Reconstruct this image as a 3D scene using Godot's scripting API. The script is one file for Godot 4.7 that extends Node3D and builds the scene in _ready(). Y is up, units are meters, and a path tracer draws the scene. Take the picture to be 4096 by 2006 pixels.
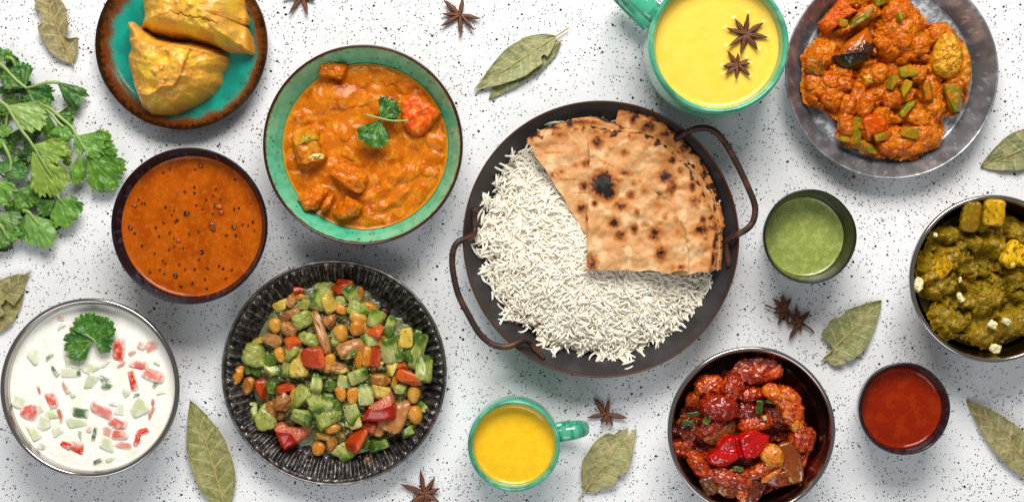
extends Node3D
# A table laid with dishes, seen from straight above. One photo pixel of 4096 is a quarter of a millimetre on the table;
# at() turns a measured spot and the real height of a thing above the table into metres.
const M := 0.00025
const EYE := 1.5
var rng := RandomNumberGenerator.new()
var nz := FastNoiseLite.new()
var n1 := FastNoiseLite.new()
var cell := FastNoiseLite.new()
var taken := {}
var labels_used := {}
var mats := {}
var tex := {}

func kk(h: float) -> float:
	return M * (EYE - h) / EYE

func at(x: float, y: float, h := 0.0) -> Vector3:
	var k := kk(h)
	return Vector3((x - 2048.0) * k, h, (y - 1003.0) * k)

func seen_at(p: Vector3, h: float) -> Vector2:
	var k := kk(h)
	return Vector2(2048.0 + p.x / k, 1003.0 + p.z / k)

func hx(s: String) -> Color:
	return Color(s).srgb_to_linear()

func noise(x: float, y: float, s: float) -> float:
	return nz.get_noise_2d(x / s * 100.0, y / s * 100.0)

func noise3(p: Vector3, s: float) -> float:
	return nz.get_noise_3d(p.x / s * 100.0, p.y / s * 100.0, p.z / s * 100.0)

func fine(x: float, y: float, s: float) -> float:
	return n1.get_noise_2d(x / s * 100.0, y / s * 100.0)

func sm(a: float, b: float, x: float) -> float:
	return smoothstep(a, b, x)

func numbered(called: String) -> String:
	if not taken.has(called):
		taken[called] = 0
		return called
	taken[called] += 1
	return "%s_%03d" % [called, taken[called]]

func tag(o: Node3D, label: String, category: String, group := "", kind := "") -> Node3D:
	o.set_meta("label", label)
	if category: o.set_meta("category", category)
	if group: o.set_meta("group", group)
	if kind: o.set_meta("kind", kind)
	labels_used[label] = true
	return o

func thing(called: String, pos: Vector3, label: String, category: String, group := "") -> Node3D:
	var o := Node3D.new()
	o.name = numbered(called)
	add_child(o)
	o.position = pos
	tag(o, label, category, group)
	return o

func part(called: String, mesh: Mesh, m: Material, parent: Node3D, pos := Vector3.ZERO) -> MeshInstance3D:
	var o := MeshInstance3D.new()
	o.name = called
	o.mesh = mesh
	o.material_override = m
	parent.add_child(o, true)
	o.position = pos
	return o

func solo(called: String, mesh: Mesh, m: Material, pos: Vector3, label: String, category: String, group := "") -> MeshInstance3D:
	var o := MeshInstance3D.new()
	o.name = numbered(called)
	o.mesh = mesh
	o.material_override = m
	add_child(o)
	o.position = pos
	tag(o, label, category, group)
	return o

# ---- materials
func noise_tex(called: String, freq: float, oct: int, type := FastNoiseLite.TYPE_SIMPLEX_SMOOTH) -> NoiseTexture2D:
	if not tex.has(called):
		var t := NoiseTexture2D.new()
		t.width = 512
		t.height = 512
		t.seamless = true
		var f := FastNoiseLite.new()
		f.noise_type = type
		f.frequency = freq
		f.fractal_octaves = oct
		f.seed = 11
		t.noise = f
		tex[called] = t
	return tex[called]

func mat(called: String, rough: float, spec := 0.5, metal := 0.0, bump := 0.0, tile := 0.05, tx := "grain", coat := 0.0) -> StandardMaterial3D:
	if mats.has(called): return mats[called]
	var m := StandardMaterial3D.new()
	m.resource_name = called
	m.vertex_color_use_as_albedo = true
	m.roughness = rough
	m.metallic_specular = spec
	m.metallic_specular = spec
	m.metallic = metal
	if bump > 0.0:
		m.heightmap_enabled = true
		m.heightmap_texture = noise_tex("grain", 0.06, 4) if tx == "grain" else noise_tex("pits", 0.03, 3, FastNoiseLite.TYPE_CELLULAR)
		m.heightmap_scale = bump * 0.28
		m.uv1_triplanar = true
		m.uv1_scale = Vector3.ONE / tile
	if coat > 0.0:
		m.clearcoat_enabled = true
		m.clearcoat = coat
		m.clearcoat_roughness = 0.08
	mats[called] = m
	return m

# ---- mesh builders
func commit(v: PackedVector3Array, c: PackedColorArray, idx: PackedInt32Array) -> ArrayMesh:
	var a := []
	a.resize(Mesh.ARRAY_MAX)
	a[Mesh.ARRAY_VERTEX] = v
	a[Mesh.ARRAY_COLOR] = c
	a[Mesh.ARRAY_INDEX] = idx
	var st := SurfaceTool.new()
	st.create_from_arrays(a)
	st.generate_normals()
	return st.commit()

# a surface spread round a centre c out to the outline rf(angle); hf gives its height in mm and cf its colour at measured spots
func sheet(h: float, c: Vector2, rf: Callable, nr: int, nt: int, hf: Callable, cf: Callable, t0 := 0.0, t1 := TAU, skirt := 0.0, pw := 1.0) -> ArrayMesh:
	var k := kk(h)
	var v := PackedVector3Array()
	var col := PackedColorArray()
	var idx := PackedInt32Array()
	var part_way := t1 - t0 < TAU - 0.001
	var rows := nr + (2 if skirt > 0.0 else 1)
	v.resize(rows * (nt + 1))
	col.resize(rows * (nt + 1))
	for j in nt + 1:
		var th := t0 + (t1 - t0) * float(j) / nt
		var rr: float = rf.call(th if j < nt or t1 - t0 < TAU - 0.001 else t0)
		var cs := cos(th)
		var sn := sin(th)
		for i in nr + 1:
			var f := pow(float(i) / nr, pw)
			if part_way:
				# the two straight sides of a sector are torn, not ruled
				var s := float(j) / nt * 2.0 - 1.0
				var tt := th + 0.02 * pow(absf(s), 10.0) * n1.get_noise_2d(f * 420.0 + c.x, s * 300.0)
				cs = cos(tt)
				sn = sin(tt)
			var x := c.x + cs * rr * f
			var y := c.y + sn * rr * f
			var hh: float = hf.call(x, y, f, th)
			v[i * (nt + 1) + j] = Vector3((x - c.x) * k, hh * 0.001, (y - c.y) * k)
			col[i * (nt + 1) + j] = cf.call(x, y, f, hh)
		if skirt > 0.0:
			var e := v[nr * (nt + 1) + j]
			v[(nr + 1) * (nt + 1) + j] = e - Vector3(cs * 0.0004, skirt * 0.001, sn * 0.0004)
			col[(nr + 1) * (nt + 1) + j] = col[nr * (nt + 1) + j]
	for i in rows - 1:
		for j in nt:
			var a := i * (nt + 1) + j
			var b := a + nt + 1
			if i == 0:
				idx.append_array([a, b, b + 1])
			else:
				idx.append_array([a, b, b + 1, a, b + 1, a + 1])
	return commit(v, col, idx)

func lathe(pr: PackedVector2Array, n: int, cf: Callable, ripple := 0.0, flutes := 0, r0 := 0.0, r1 := 0.0, wob := 0.0) -> ArrayMesh:
	var v := PackedVector3Array()
	var col := PackedColorArray()
	var idx := PackedInt32Array()
	for i in pr.size():
		for j in n + 1:
			var th := TAU * float(j % n) / n
			var r := pr[i].x
			var y := pr[i].y
			if ripple != 0.0:
				var w := sm(r0, r0 + 0.004, r) * (1.0 - sm(r1 - 0.004, r1, r))
				y += ripple * w * (0.5 * cos(th * flutes) + 0.5 * absf(cos(th * flutes * 0.5)))
			if wob > 0.0:
				r *= 1.0 + wob * n1.get_noise_2d(cos(th) * 60.0 + 200.0, sin(th) * 60.0)
			v.append(Vector3(cos(th) * r, y, sin(th) * r))
			col.append(cf.call(r, y, th, i))
	for i in pr.size() - 1:
		for j in n:
			var a := i * (n + 1) + j
			var b := a + n + 1
			if pr[i + 1].x < 0.00001:
				idx.append_array([a, a + 1, b])
			else:
				idx.append_array([a, a + 1, b, b, a + 1, b + 1])
	return commit(v, col, idx)

# profile points: radius in photo pixels, height in mm; rounded by a spline
func prof(pts: Array, k: float, sub := 5) -> PackedVector2Array:
	var out := PackedVector2Array()
	var p: Array[Vector2] = []
	for q in pts: p.append(Vector2(q[0] * k, q[1] * 0.001))
	for i in p.size() - 1:
		var a := p[maxi(i - 1, 0)]
		var d := p[mini(i + 2, p.size() - 1)]
		for s in sub:
			var t := float(s) / sub
			var q := p[i].cubic_interpolate(p[i + 1], a, d, t)
			q.x = maxf(q.x, 0.0)
			out.append(q)
	out.append(p[p.size() - 1])
	return out

func cut(pr: PackedVector2Array, a: int, b: int) -> PackedVector2Array:
	return pr.slice(a, b + 1)

# a lump between a ball and a box: size in mm, e the squareness, amp the unevenness in mm, freq its grain in mm
func chunk(size: Vector3, e: float, amp: float, freq: float, n: int, cf: Callable, shape = null, sd := 0.0) -> ArrayMesh:
	var v := PackedVector3Array()
	var col := PackedColorArray()
	var idx := PackedInt32Array()
	var ax := [[Vector3.RIGHT, Vector3.UP, Vector3.BACK], [Vector3.LEFT, Vector3.BACK, Vector3.UP], [Vector3.UP, Vector3.BACK, Vector3.RIGHT],
		[Vector3.DOWN, Vector3.RIGHT, Vector3.BACK], [Vector3.BACK, Vector3.RIGHT, Vector3.UP], [Vector3.FORWARD, Vector3.UP, Vector3.RIGHT]]
	var off := Vector3(sd * 37.1, sd * 11.7, sd * 23.3)
	for f in ax:
		var base := v.size()
		for i in n + 1:
			for j in n + 1:
				var a := tan((float(i) / n - 0.5) * PI / 2.0)
				var b := tan((float(j) / n - 0.5) * PI / 2.0)
				var d: Vector3 = (f[0] + f[1] * a + f[2] * b)
				d = d.normalized()
				var r := pow(pow(absf(d.x), e) + pow(absf(d.y), e) + pow(absf(d.z), e), -1.0 / e)
				var q := d * r
				if shape != null: q = shape.call(q)
				var p := q * size * 0.5
				if amp > 0.0:
					p += d * amp * (noise3(p + off, freq) + 0.5 * noise3(p + off * 1.7, freq * 0.4))
				v.append(p * 0.001)
				col.append(cf.call(q, p + off))
		for i in n:
			for j in n:
				var o := base + i * (n + 1) + j
				idx.append_array([o, o + n + 2, o + n + 1, o, o + 1, o + n + 2])
	return commit(v, col, idx)

func tube(path: Array, rad: Callable, sides: int, cf: Callable, squash := Vector2.ONE, sub := 6, caps := true) -> ArrayMesh:
	var p: Array[Vector3] = []
	for i in path.size() - 1:
		for s in sub:
			p.append((path[i] as Vector3).cubic_interpolate(path[i + 1], path[maxi(i - 1, 0)], path[mini(i + 2, path.size() - 1)], float(s) / sub))
	p.append(path[path.size() - 1])
	var v := PackedVector3Array()
	var col := PackedColorArray()
	var idx := PackedInt32Array()
	var up := Vector3.UP
	var n := p.size()
	var first := (p[1] - p[0]).normalized()
	if absf(first.dot(up)) > 0.95: up = Vector3(0.3, 0.0, 1.0).normalized()
	for i in n:
		var d := (p[mini(i + 1, n - 1)] - p[maxi(i - 1, 0)]).normalized()
		var side := d.cross(up).normalized()
		up = side.cross(d).normalized()
		var f := float(i) / (n - 1)
		var r: float = rad.call(f)
		for j in sides + 1:
			var t := TAU * float(j % sides) / sides
			v.append(p[i] + side * cos(t) * r * squash.x + up * sin(t) * r * squash.y)
			col.append(cf.call(f, t, p[i]))
	for i in n - 1:
		for j in sides:
			var a := i * (sides + 1) + j
			var b := a + sides + 1
			idx.append_array([a, a + 1, b, b, a + 1, b + 1])
	if caps:
		for e in 2:
			var i := 0 if e == 0 else n - 1
			var o := v.size()
			v.append(p[i])
			col.append(col[i * (sides + 1)])
			for j in sides:
				var a := i * (sides + 1) + j
				idx.append_array([o, a + 1, a] if e == 0 else [o, a, a + 1])
	return commit(v, col, idx)

# flat cuts across a lump, so that it has facets like a chopped thing
func facets(count: int, deep: float) -> Callable:
	var cuts := []
	for i in count:
		var d := Vector3(rng.randf_range(-1, 1), rng.randf_range(-0.4, 1), rng.randf_range(-1, 1)).normalized()
		cuts.append([d, rng.randf_range(0.95 - deep, 0.98)])
	return func(q: Vector3) -> Vector3:
		for c in cuts:
			var over: float = q.dot(c[0]) - c[1]
			if over > 0.0: q -= c[0] * over * 0.94
		return q

# radius of a closed outline seen from a centre, as a table over the angle
func outline(pts: Array, c: Vector2, rough := 0.0, scale := 40.0) -> Callable:
	var tab := PackedFloat32Array()
	var n := 720
	for q in n:
		var d := Vector2.from_angle(TAU * q / n)
		var best := 0.0
		for i in pts.size():
			var a: Vector2 = pts[i] - c
			var e: Vector2 = pts[(i + 1) % pts.size()] - c - a
			var den := d.cross(e)
			if absf(den) < 0.000001: continue
			var t := a.cross(e) / den
			var s := a.cross(d) / den
			if s >= -0.0001 and s <= 1.0001 and t > best: best = t
		tab.append(best)
	return func(th: float) -> float:
		var u := fposmod(th, TAU) / TAU * n
		var i := int(u) % n
		var r := lerpf(tab[i], tab[(i + 1) % n], u - floorf(u))
		if rough > 0.0:
			r += rough * noise(c.x + cos(th) * r, c.y + sin(th) * r, scale)
		return r

func zp(ox: float, oy: float, f: float, xy: Array) -> Array:
	var out := []
	for i in range(0, xy.size(), 2): out.append(Vector2(ox + xy[i] / f, oy + xy[i + 1] / f))
	return out

# a piece cut to an outline, domed or ridged, sitting with its base at h
func domed(called: String, pts: Array, h: float, rise: float, p: float, hf: Callable, cf: Callable, m: Material, label: String, cat: String, grp := "", rough := 1.5) -> void:
	var c := Vector2.ZERO
	for q in pts: c += q
	c /= pts.size()
	var mesh := sheet(h, c, outline(pts, c, rough, 16.0), 36, 110, func(x, y, f, th): return rise * pow(maxf(0.0, 1.0 - pow(f, p)), 0.55) + hf.call(x, y) * sm(1.0, 0.8, f) - 3.0, cf, 0.0, TAU, 5.0)
	solo(called, mesh, m, at(c.x, c.y, h), label, cat, grp)

# keeps an outline round c inside a circle (a bowl's wall)
func within(rf: Callable, c: Vector2, mid: Vector2, most: float) -> Callable:
	return func(th: float) -> float:
		var r: float = rf.call(th)
		for i in 40:
			if (c + Vector2.from_angle(th) * r).distance_to(mid) <= most: break
			r *= 0.985
		return r

func lumps_h(L: Array, x: float, y: float) -> float:
	var best := 0.0
	for l in L:
		var dx: float = x - l[0]
		var dy: float = y - l[1]
		var big: float = l[6]
		if absf(dx) > big or absf(dy) > big: continue
		var u: float = (dx * l[7] + dy * l[8]) / l[2]
		var w: float = (dy * l[7] - dx * l[8]) / l[3]
		var q := u * u + w * w
		if q < 1.0:
			best += exp(0.7 * l[5] * pow(1.0 - q, 0.65)) - 1.0
	return log(1.0 + best) / 0.7

func lump(x: float, y: float, rx: float, ry: float, deg: float, h: float) -> Array:
	return [x, y, rx, ry, deg, h, maxf(rx, ry), cos(deg_to_rad(deg)), sin(deg_to_rad(deg))]

func clock(dx: float, dy: float) -> String:
	var words := ["twelve", "one", "two", "three", "four", "five", "six", "seven", "eight", "nine", "ten", "eleven"]
	var hours := fposmod(atan2(dx, -dy) / TAU * 12.0, 12.0)
	var halves := int(round(hours * 2.0)) % 24
	return ("half past " if halves % 2 else "") + words[halves / 2] + ("" if halves % 2 else " o'clock")

func placed_label(what: String, dx: float, dy: float, rings: Array, d: float, tail: String) -> String:
	var ring: String = rings[mini(int(d * rings.size()), rings.size() - 1)]
	var l := "%s %s %s at %s" % [what, ring, tail, clock(dx, dy)]
	if labels_used.has(l):
		for extra in ["small ", "tilted ", "glossy ", "blunt "]:
			if not labels_used.has(extra + l):
				l = extra + l
				break
	return l

func _ready() -> void:
	rng.seed = 4711
	var cam := Camera3D.new()
	cam.name = "camera"
	cam.position = Vector3(0, EYE, 0)
	cam.rotation_degrees = Vector3(-90, 0, 0)
	cam.fov = rad_to_deg(2.0 * atan(1003.0 * M / EYE))
	cam.near = 0.05
	cam.far = 10.0
	add_child(cam)
	var we := WorldEnvironment.new()
	we.name = "surroundings"
	var e := Environment.new()
	e.background_mode = Environment.BG_COLOR
	e.background_color = Color(0.27, 0.275, 0.28).linear_to_srgb()
	e.tonemap_mode = Environment.TONE_MAPPER_LINEAR
	e.tonemap_exposure = 0.86
	e.sdfgi_enabled = true
	e.ssao_enabled = true
	e.ssil_enabled = true
	we.environment = e
	add_child(we)
	window_light("window_light", Vector3(0.06, 1.55, -1.55), Vector3(0.0, 0.0, 0.05), Vector2(1.4, 0.95), 8.4, Color(1.0, 0.985, 0.965))
	window_light("far_window_light", Vector3(-0.5, 1.7, 1.9), Vector3(0.0, 0.0, 0.0), Vector2(1.6, 1.2), 2.5, Color(0.97, 0.985, 1.0))
	nz.noise_type = FastNoiseLite.TYPE_SIMPLEX
	nz.fractal_octaves = 3
	nz.frequency = 0.01
	nz.seed = 5
	n1.noise_type = FastNoiseLite.TYPE_SIMPLEX
	n1.fractal_type = FastNoiseLite.FRACTAL_NONE
	n1.frequency = 0.01
	n1.seed = 9
	cell.noise_type = FastNoiseLite.TYPE_CELLULAR
	cell.frequency = 0.01
	cell.seed = 3
	make_table()
	make_samosas()
	make_butter_chicken()
	make_dal()
	make_raita()
	make_salad()
	make_pan()
	make_mugs()
	make_vegetable_curry()
	make_small_bowls()
	make_palak()
	make_red_chicken()
	make_herbs()
	make_bay_leaves()
	make_star_anise()

func window_light(called: String, pos: Vector3, to: Vector3, size: Vector2, energy: float, c: Color) -> void:
	var l := AreaLight3D.new()
	l.name = called
	l.area_size = size
	l.light_energy = energy
	l.light_color = c
	l.shadow_enabled = true
	l.area_range = 6.0
	add_child(l)
	l.look_at_from_position(pos, to, Vector3.UP)

# ---- the speckled white table
func speckles(side: int, count: int, small: float, large: float, rare: float, sd: int) -> ImageTexture:
	var r := RandomNumberGenerator.new()
	r.seed = sd
	var im := Image.create(side, side, true, Image.FORMAT_RGB8)
	im.fill(Color.WHITE)
	for i in count:
		var x := r.randf() * side
		var y := r.randf() * side
		var dens := n1.get_noise_2d(x * 0.5 + sd * 900.0, y * 0.5)
		if r.randf() > 0.62 + dens * 0.4: continue
		var big := r.randf() < rare
		var rad := r.randf_range(large * 0.4, large) if big else small * pow(r.randf(), 1.7) + 0.5
		var dark := r.randf_range(0.03, 0.16) if rad > 1.6 else r.randf_range(0.06, 0.5)
		var c := Color(dark, dark, dark * 1.1)
		var blobs := 1 + (r.randi() % 3 if big else 0)
		for b in blobs:
			var bx := x + (r.randf_range(-rad, rad) * 0.7 if b > 0 else 0.0)
			var by := y + (r.randf_range(-rad, rad) * 0.7 if b > 0 else 0.0)
			var br := rad * (1.0 if b == 0 else 0.6)
			for yy in range(int(by - br - 1), int(by + br + 2)):
				for xx in range(int(bx - br - 1), int(bx + br + 2)):
					var cov := clampf(br + 0.5 - Vector2(xx - bx, yy - by).length(), 0.0, 1.0)
					if cov > 0.0:
						var px := posmod(xx, side)
						var py := posmod(yy, side)
						im.set_pixel(px, py, im.get_pixel(px, py).lerp(c, cov))
	im.generate_mipmaps()
	return ImageTexture.create_from_image(im)

func make_table() -> void:
	var m := StandardMaterial3D.new()
	m.resource_name = "speckled_plaster"
	m.albedo_color = Color(0.76, 0.765, 0.775).linear_to_srgb()
	m.albedo_texture = speckles(2048, 33000, 2.3, 5.0, 0.015, 21)
	m.roughness = 0.62
	m.metallic_specular = 0.35
	m.detail_enabled = true
	m.detail_blend_mode = BaseMaterial3D.BLEND_MODE_MUL
	m.detail_albedo = speckles(1024, 900, 1.3, 3.6, 0.12, 77)
	m.detail_uv_layer = BaseMaterial3D.DETAIL_UV_2
	m.uv1_scale = Vector3(1.0 / 0.512, 1.0 / 0.512, 1)
	m.uv2_scale = Vector3(1.0 / 0.37, 1.0 / 0.37, 1)
	m.heightmap_enabled = true
	var t := noise_tex("plaster", 0.05, 3)
	m.heightmap_texture = t
	m.heightmap_scale = 0.022
	var st := SurfaceTool.new()
	st.begin(Mesh.PRIMITIVE_TRIANGLES)
	var X := 1.15
	var Z := 0.85
	var b := 0.004
	# the top, its eased edge and the sides, down to 4 cm
	var rings := [[X, Z, 0.0], [X + b * 0.7, Z + b * 0.7, -b * 0.3], [X + b, Z + b, -b], [X + b, Z + b, -0.04]]
	var corner := func(q: Array, i: int) -> Vector3:
		return Vector3(q[0] * (1 if i in [1, 2] else -1), q[2], q[1] * (1 if i >= 2 else -1))
	var put := func(p: Vector3) -> void:
		var uv := Vector2(p.x, p.z + p.y)
		st.set_uv(uv + Vector2(0.13, 0.31))
		st.set_uv2(uv.rotated(0.5))
		st.add_vertex(p)
	st.set_smooth_group(-1)
	for q in [0, 1, 2, 0, 2, 3]: put.call(corner.call(rings[0], q))
	for r in rings.size() - 1:
		for i in 4:
			var j := (i + 1) % 4
			for p in [corner.call(rings[r], i), corner.call(rings[r], j), corner.call(rings[r + 1], j), corner.call(rings[r], i), corner.call(rings[r + 1], j), corner.call(rings[r + 1], i)]: put.call(p)
	st.generate_normals()
	st.generate_tangents()
	var o := solo("tabletop", st.commit(), m, Vector3.ZERO, "white plaster tabletop flecked with black speckles under all the dishes", "tabletop")
	o.set_meta("kind", "structure")

# ---- samosas on the teal plate
func dish(called: String, cx: float, cy: float, rim: float, label: String, category: String, group := "") -> Node3D:
	var p := at(cx, cy, rim)
	return thing(called, Vector3(p.x, 0, p.z), label, category, group)

func make_samosas() -> void:
	var k := kk(0.018)
	var o := dish("teal_plate", 725, 177, 0.018, "round teal glazed plate with speckled brown edge holding two samosas", "plate")
	var gl := mat("plate_glaze", 0.16, 0.5, 0.0, 0.0, 0.05, "grain", 0.5)
	var pr := prof([[0, 5.0], [120, 5.0], [250, 5.6], [295, 9.0], [325, 14.5], [337, 17.6]], k, 14)
	pr.reverse()
	var teal := hx("08917d")
	var teal2 := hx("0c7f6c")
	var brown := hx("6a3315")
	var dark := hx("1d100c")
	var spots := []
	for i in 60:
		spots.append([rng.randf_range(0.0, TAU), rng.randf_range(60, 310) * k, rng.randf_range(1.5, 7.0) * k])
	part("glazed_well", lathe(pr, 420, func(r, y, th, i):
		var x: float = cos(th) * r / k
		var z: float = sin(th) * r / k
		var e: float = r / k + 12.0 * noise(x, z, 110) + 15.0 * noise(x + 900, z, 6)
		var c: Color = teal.lerp(teal2, sm(-0.3, 0.4, noise(x, z, 120)))
		for s in spots:
			if absf(r - s[1]) < s[2] * 2.0:
				var d: float = Vector2(x * k - cos(s[0]) * s[1], z * k - sin(s[0]) * s[1]).length() / s[2]
				c = c.lerp(hx("3a3a12"), 0.75 * (1.0 - sm(0.3, 1.6, d + 0.8 * noise(x, z, 8))))
		c = c.lerp(brown, sm(274, 308, e))
		return c.lerp(dark, sm(308, 336, r / k + 12.0 * noise(x, z, 30)))), gl, o)
	part("rim", lathe(prof([[329, 9], [342, 14.5], [346, 18], [343, 20], [338, 18.6], [336.5, 17.2]], k, 6), 256, func(r, y, th, i): return hx("231013")), gl, o)
	part("underside", lathe(prof([[0, 1.2], [190, 1.2], [196, 0.0], [212, 0.0], [222, 1.5], [300, 6], [329, 9]], k, 5), 200, func(r, y, th, i): return dark), gl, o)
	var crust := mat("fried_crust", 0.33, 0.45, 0.0, 0.012, 0.03)
	# the front one: a plump body with a folded flap and a raised fin
	var pts := zp(370, 0, 2.382, [300, 180, 345, 175, 400, 225, 470, 270, 600, 345, 750, 362, 920, 370, 1060, 400, 1180, 445, 1268, 525, 1258, 590, 1205, 680, 1190, 780, 1110, 880, 960, 985, 830, 1045])
	pts += zp(370, 0, 2.382, [740, 1080, 620, 1088, 510, 1085, 420, 1010, 375, 900, 340, 740, 310, 620, 300, 520, 335, 440, 296, 320])
	var c := Vector2(370 + 700 / 2.382, 700 / 2.382)
	var hh := 0.03
	var flap := Geometry2D.offset_polygon(PackedVector2Array(zp(370, 0, 2.382, [330, 370, 500, 395, 640, 460, 800, 440, 965, 480, 930, 580, 880, 740, 800, 840, 700, 850, 560, 930, 420, 900, 340, 700])), 0.0)[0]
	var seg := func(x: float, y: float, poly: PackedVector2Array) -> float:
		var d := 1e9
		for i in poly.size():
			d = minf(d, Geometry2D.get_closest_point_to_segment(Vector2(x, y), poly[i], poly[(i + 1) % poly.size()]).distance_to(Vector2(x, y)))
		return d if Geometry2D.is_point_in_polygon(Vector2(x, y), poly) else -d
	var bub := []
	for q in [[550, 450, 40, 4], [640, 700, 34, 3.5], [700, 680, 20, 2], [900, 740, 36, 3], [735, 770, 20, 2], [450, 955, 40, 4], [400, 745, 26, 2], [460, 860, 20, 2], [600, 830, 52, -7], [620, 900, 30, 3], [740, 560, 55, -5], [760, 500, 30, 3], [570, 560, 22, 2], [850, 500, 24, 2]]:
		bub.append([370 + q[0] / 2.382, q[1] / 2.382, q[2] / 2.382, q[3]])
	for i in 70: bub.append([370 + rng.randf_range(330, 1150) / 2.382, rng.randf_range(420, 1000) / 2.382, rng.randf_range(3, 8), rng.randf_range(0.3, 1.0)])
	var bumps := func(x: float, y: float, L: Array) -> float:
		var s := 0.0
		for b in L:
			var dx: float = x - b[0]
			var dy: float = y - b[1]
			var d: float = (dx * dx + dy * dy) / (b[2] * b[2])
			if d < 4.0: s += b[3] * exp(-d * 1.4)
		return s
	var gold := hx("d99c36")
	var yellow := hx("e0b234")
	var brown2 := hx("cb8430")
	var crustcol := func(x: float, y: float, f: float, hgt: float) -> Color:
		var cc: Color = gold.lerp(yellow, sm(-0.1, 0.35, noise(x, y, 130)))
		cc = cc.lerp(brown2, 0.6 * sm(0.0, 0.6, noise(x + 500, y, 130)))
		cc = cc.lerp(brown2, 0.6 * sm(0.86, 1.0, f))
		cc = cc.lerp(hx("dcb34a"), 0.5 * sm(0.25, 0.55, noise(x, y + 700, 16)))
		return cc.lerp(hx("8a4a16"), 0.6 * sm(0.5, 0.75, noise(x + 300, y, 12)))
	var front := sheet(hh, c, outline(pts, c, 1.5, 40.0), 90, 300, func(x, y, f, th):
		var b: float = 52.0 * pow(maxf(0.0, 1.0 - pow(f, 3.0)), 0.66)
		b *= 0.72 + 0.28 * sm(600, 300, y + (x - 660) * 0.25 + 150)
		var fd: float = seg.call(x, y, flap)
		b += 4.6 * sm(-1.0, 1.5, fd) + 1.8 * exp(-absf(fd - 5.0) / 8.0)
		var fin: float = Geometry2D.get_closest_point_to_segment(Vector2(x, y), Vector2(503, 82), Vector2(660, 180)).distance_to(Vector2(x, y))
		b += 9.0 * exp(-fin * fin / 380.0)
		var crease: float = Geometry2D.get_closest_point_to_segment(Vector2(x, y), Vector2(690, 178), Vector2(890, 222)).distance_to(Vector2(x, y))
		b += 5.0 * exp(-crease * crease / 120.0)
		b += (2.4 * noise(x, y, 110) + 0.12 * noise(x, y, 20)) * sm(1.0, 0.85, f) + bumps.call(x, y, bub)
		return b - 28.0, func(x, y, f, hgt):
		var cc: Color = crustcol.call(x, y, f, hgt)
		var fd: float = seg.call(x, y, flap)
		cc = cc.lerp(brown2, 0.65 * exp(-absf(fd - 2.0) / 4.0))
		return cc.lerp(hx("e0b860"), 0.5 * sm(0.8, 2.2, bumps.call(x, y, bub))))
	solo("samosa", front, crust, at(c.x, c.y, hh), "golden folded samosa with a raised fin, resting whole on the teal plate", "samosa", "samosas on the teal plate")
	var pts2 := zp(370, 0, 2.382, [415, -60, 428, 60, 442, 130, 410, 232, 470, 265, 520, 300, 700, 348, 880, 358, 1050, 402, 1180, 440, 1230, 467, 1400, 472, 1500, 498, 1506, 430, 1485, 335, 1440, 235, 1390, 188])
	pts2 += zp(370, 0, 2.382, [1452, 214, 1458, 140, 1420, 60, 1412, -40, 1300, -120, 900, -170, 550, -140])
	var c2 := Vector2(370 + 930 / 2.382, 110 / 2.382)
	var bub2 := []
	for q in [[985, 85, 32, 3.5], [1060, 125, 30, 3.5], [850, 55, 24, 2.5], [1100, 190, 20, 2.5], [1215, 240, 18, 2], [1340, 290, 34, 3.5], [1380, 410, 30, 3], [1230, 30, 30, 2.5], [1060, 230, 60, -2.5], [980, 225, 30, -3], [1130, 240, 36, -3.4], [830, 150, 40, -2], [1200, 175, 30, -3], [1280, 155, 30, -3]]:
		bub2.append([370 + q[0] / 2.382, q[1] / 2.382, q[2] / 2.382, q[3]])
	for i in 70: bub2.append([370 + rng.randf_range(470, 1420) / 2.382, rng.randf_range(-50, 420) / 2.382, rng.randf_range(3, 8), rng.randf_range(0.3, 1.0)])
	var rear := sheet(0.035, c2, outline(pts2, c2, 1.5, 40.0), 90, 300, func(x, y, f, th):
		var b: float = 56.0 * pow(maxf(0.0, 1.0 - pow(f, 2.8)), 0.6)
		var wing: float = sm(880, 960, x)
		b *= 1.0 - 0.42 * wing
		b += wing * 6.0 * exp(-pow((x - 975.0) / 16.0, 2.0))
		b += (2.6 * noise(x + 77, y, 120) + 0.12 * noise(x, y, 22)) * sm(1.0, 0.85, f) + bumps.call(x, y, bub2)
		var crack: float = absf(y - (70.0 + (x - 740.0) * 0.22 + 9.0 * noise(x, 0, 30)))
		b -= 3.0 * exp(-crack * crack / 5.0) * sm(690, 730, x) * sm(910, 850, x)
		return b - 30.0, func(x, y, f, hgt): return (crustcol.call(x, y, f, hgt) as Color).lerp(hx("e0b860"), 0.5 * sm(0.8, 2.2, bumps.call(x, y, bub2))))
	solo("samosa", rear, crust, at(c2.x, c2.y, 0.035), "larger samosa with a cracked yellow crust and pointed corner on the teal plate", "samosa", "samosas on the teal plate")

# ---- liquids with a raised edge where they meet the bowl
func liquid(called: String, o: Node3D, lvl: float, r: float, cf: Callable, m: Material, label: String, category: String, relief = null, nr := 110, nt := 260, rise := 2.0) -> void:
	var c := seen_at(o.position, lvl)
	var rm := r
	var mesh := sheet(lvl, c, func(th): return rm, nr, nt, func(x, y, f, th):
		var d: float = (1.0 - f) * rm * 0.25
		var b: float = rise * exp(-d / 2.2)
		if relief != null: b += relief.call(x, y) * sm(0.0, 6.0, d)
		return b, func(x, y, f, hh): return cf.call(x, y, f), 0.0, TAU, 0.0, 0.75)
	solo(called, mesh, m, Vector3(o.position.x, lvl, o.position.z), label, category)

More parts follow.
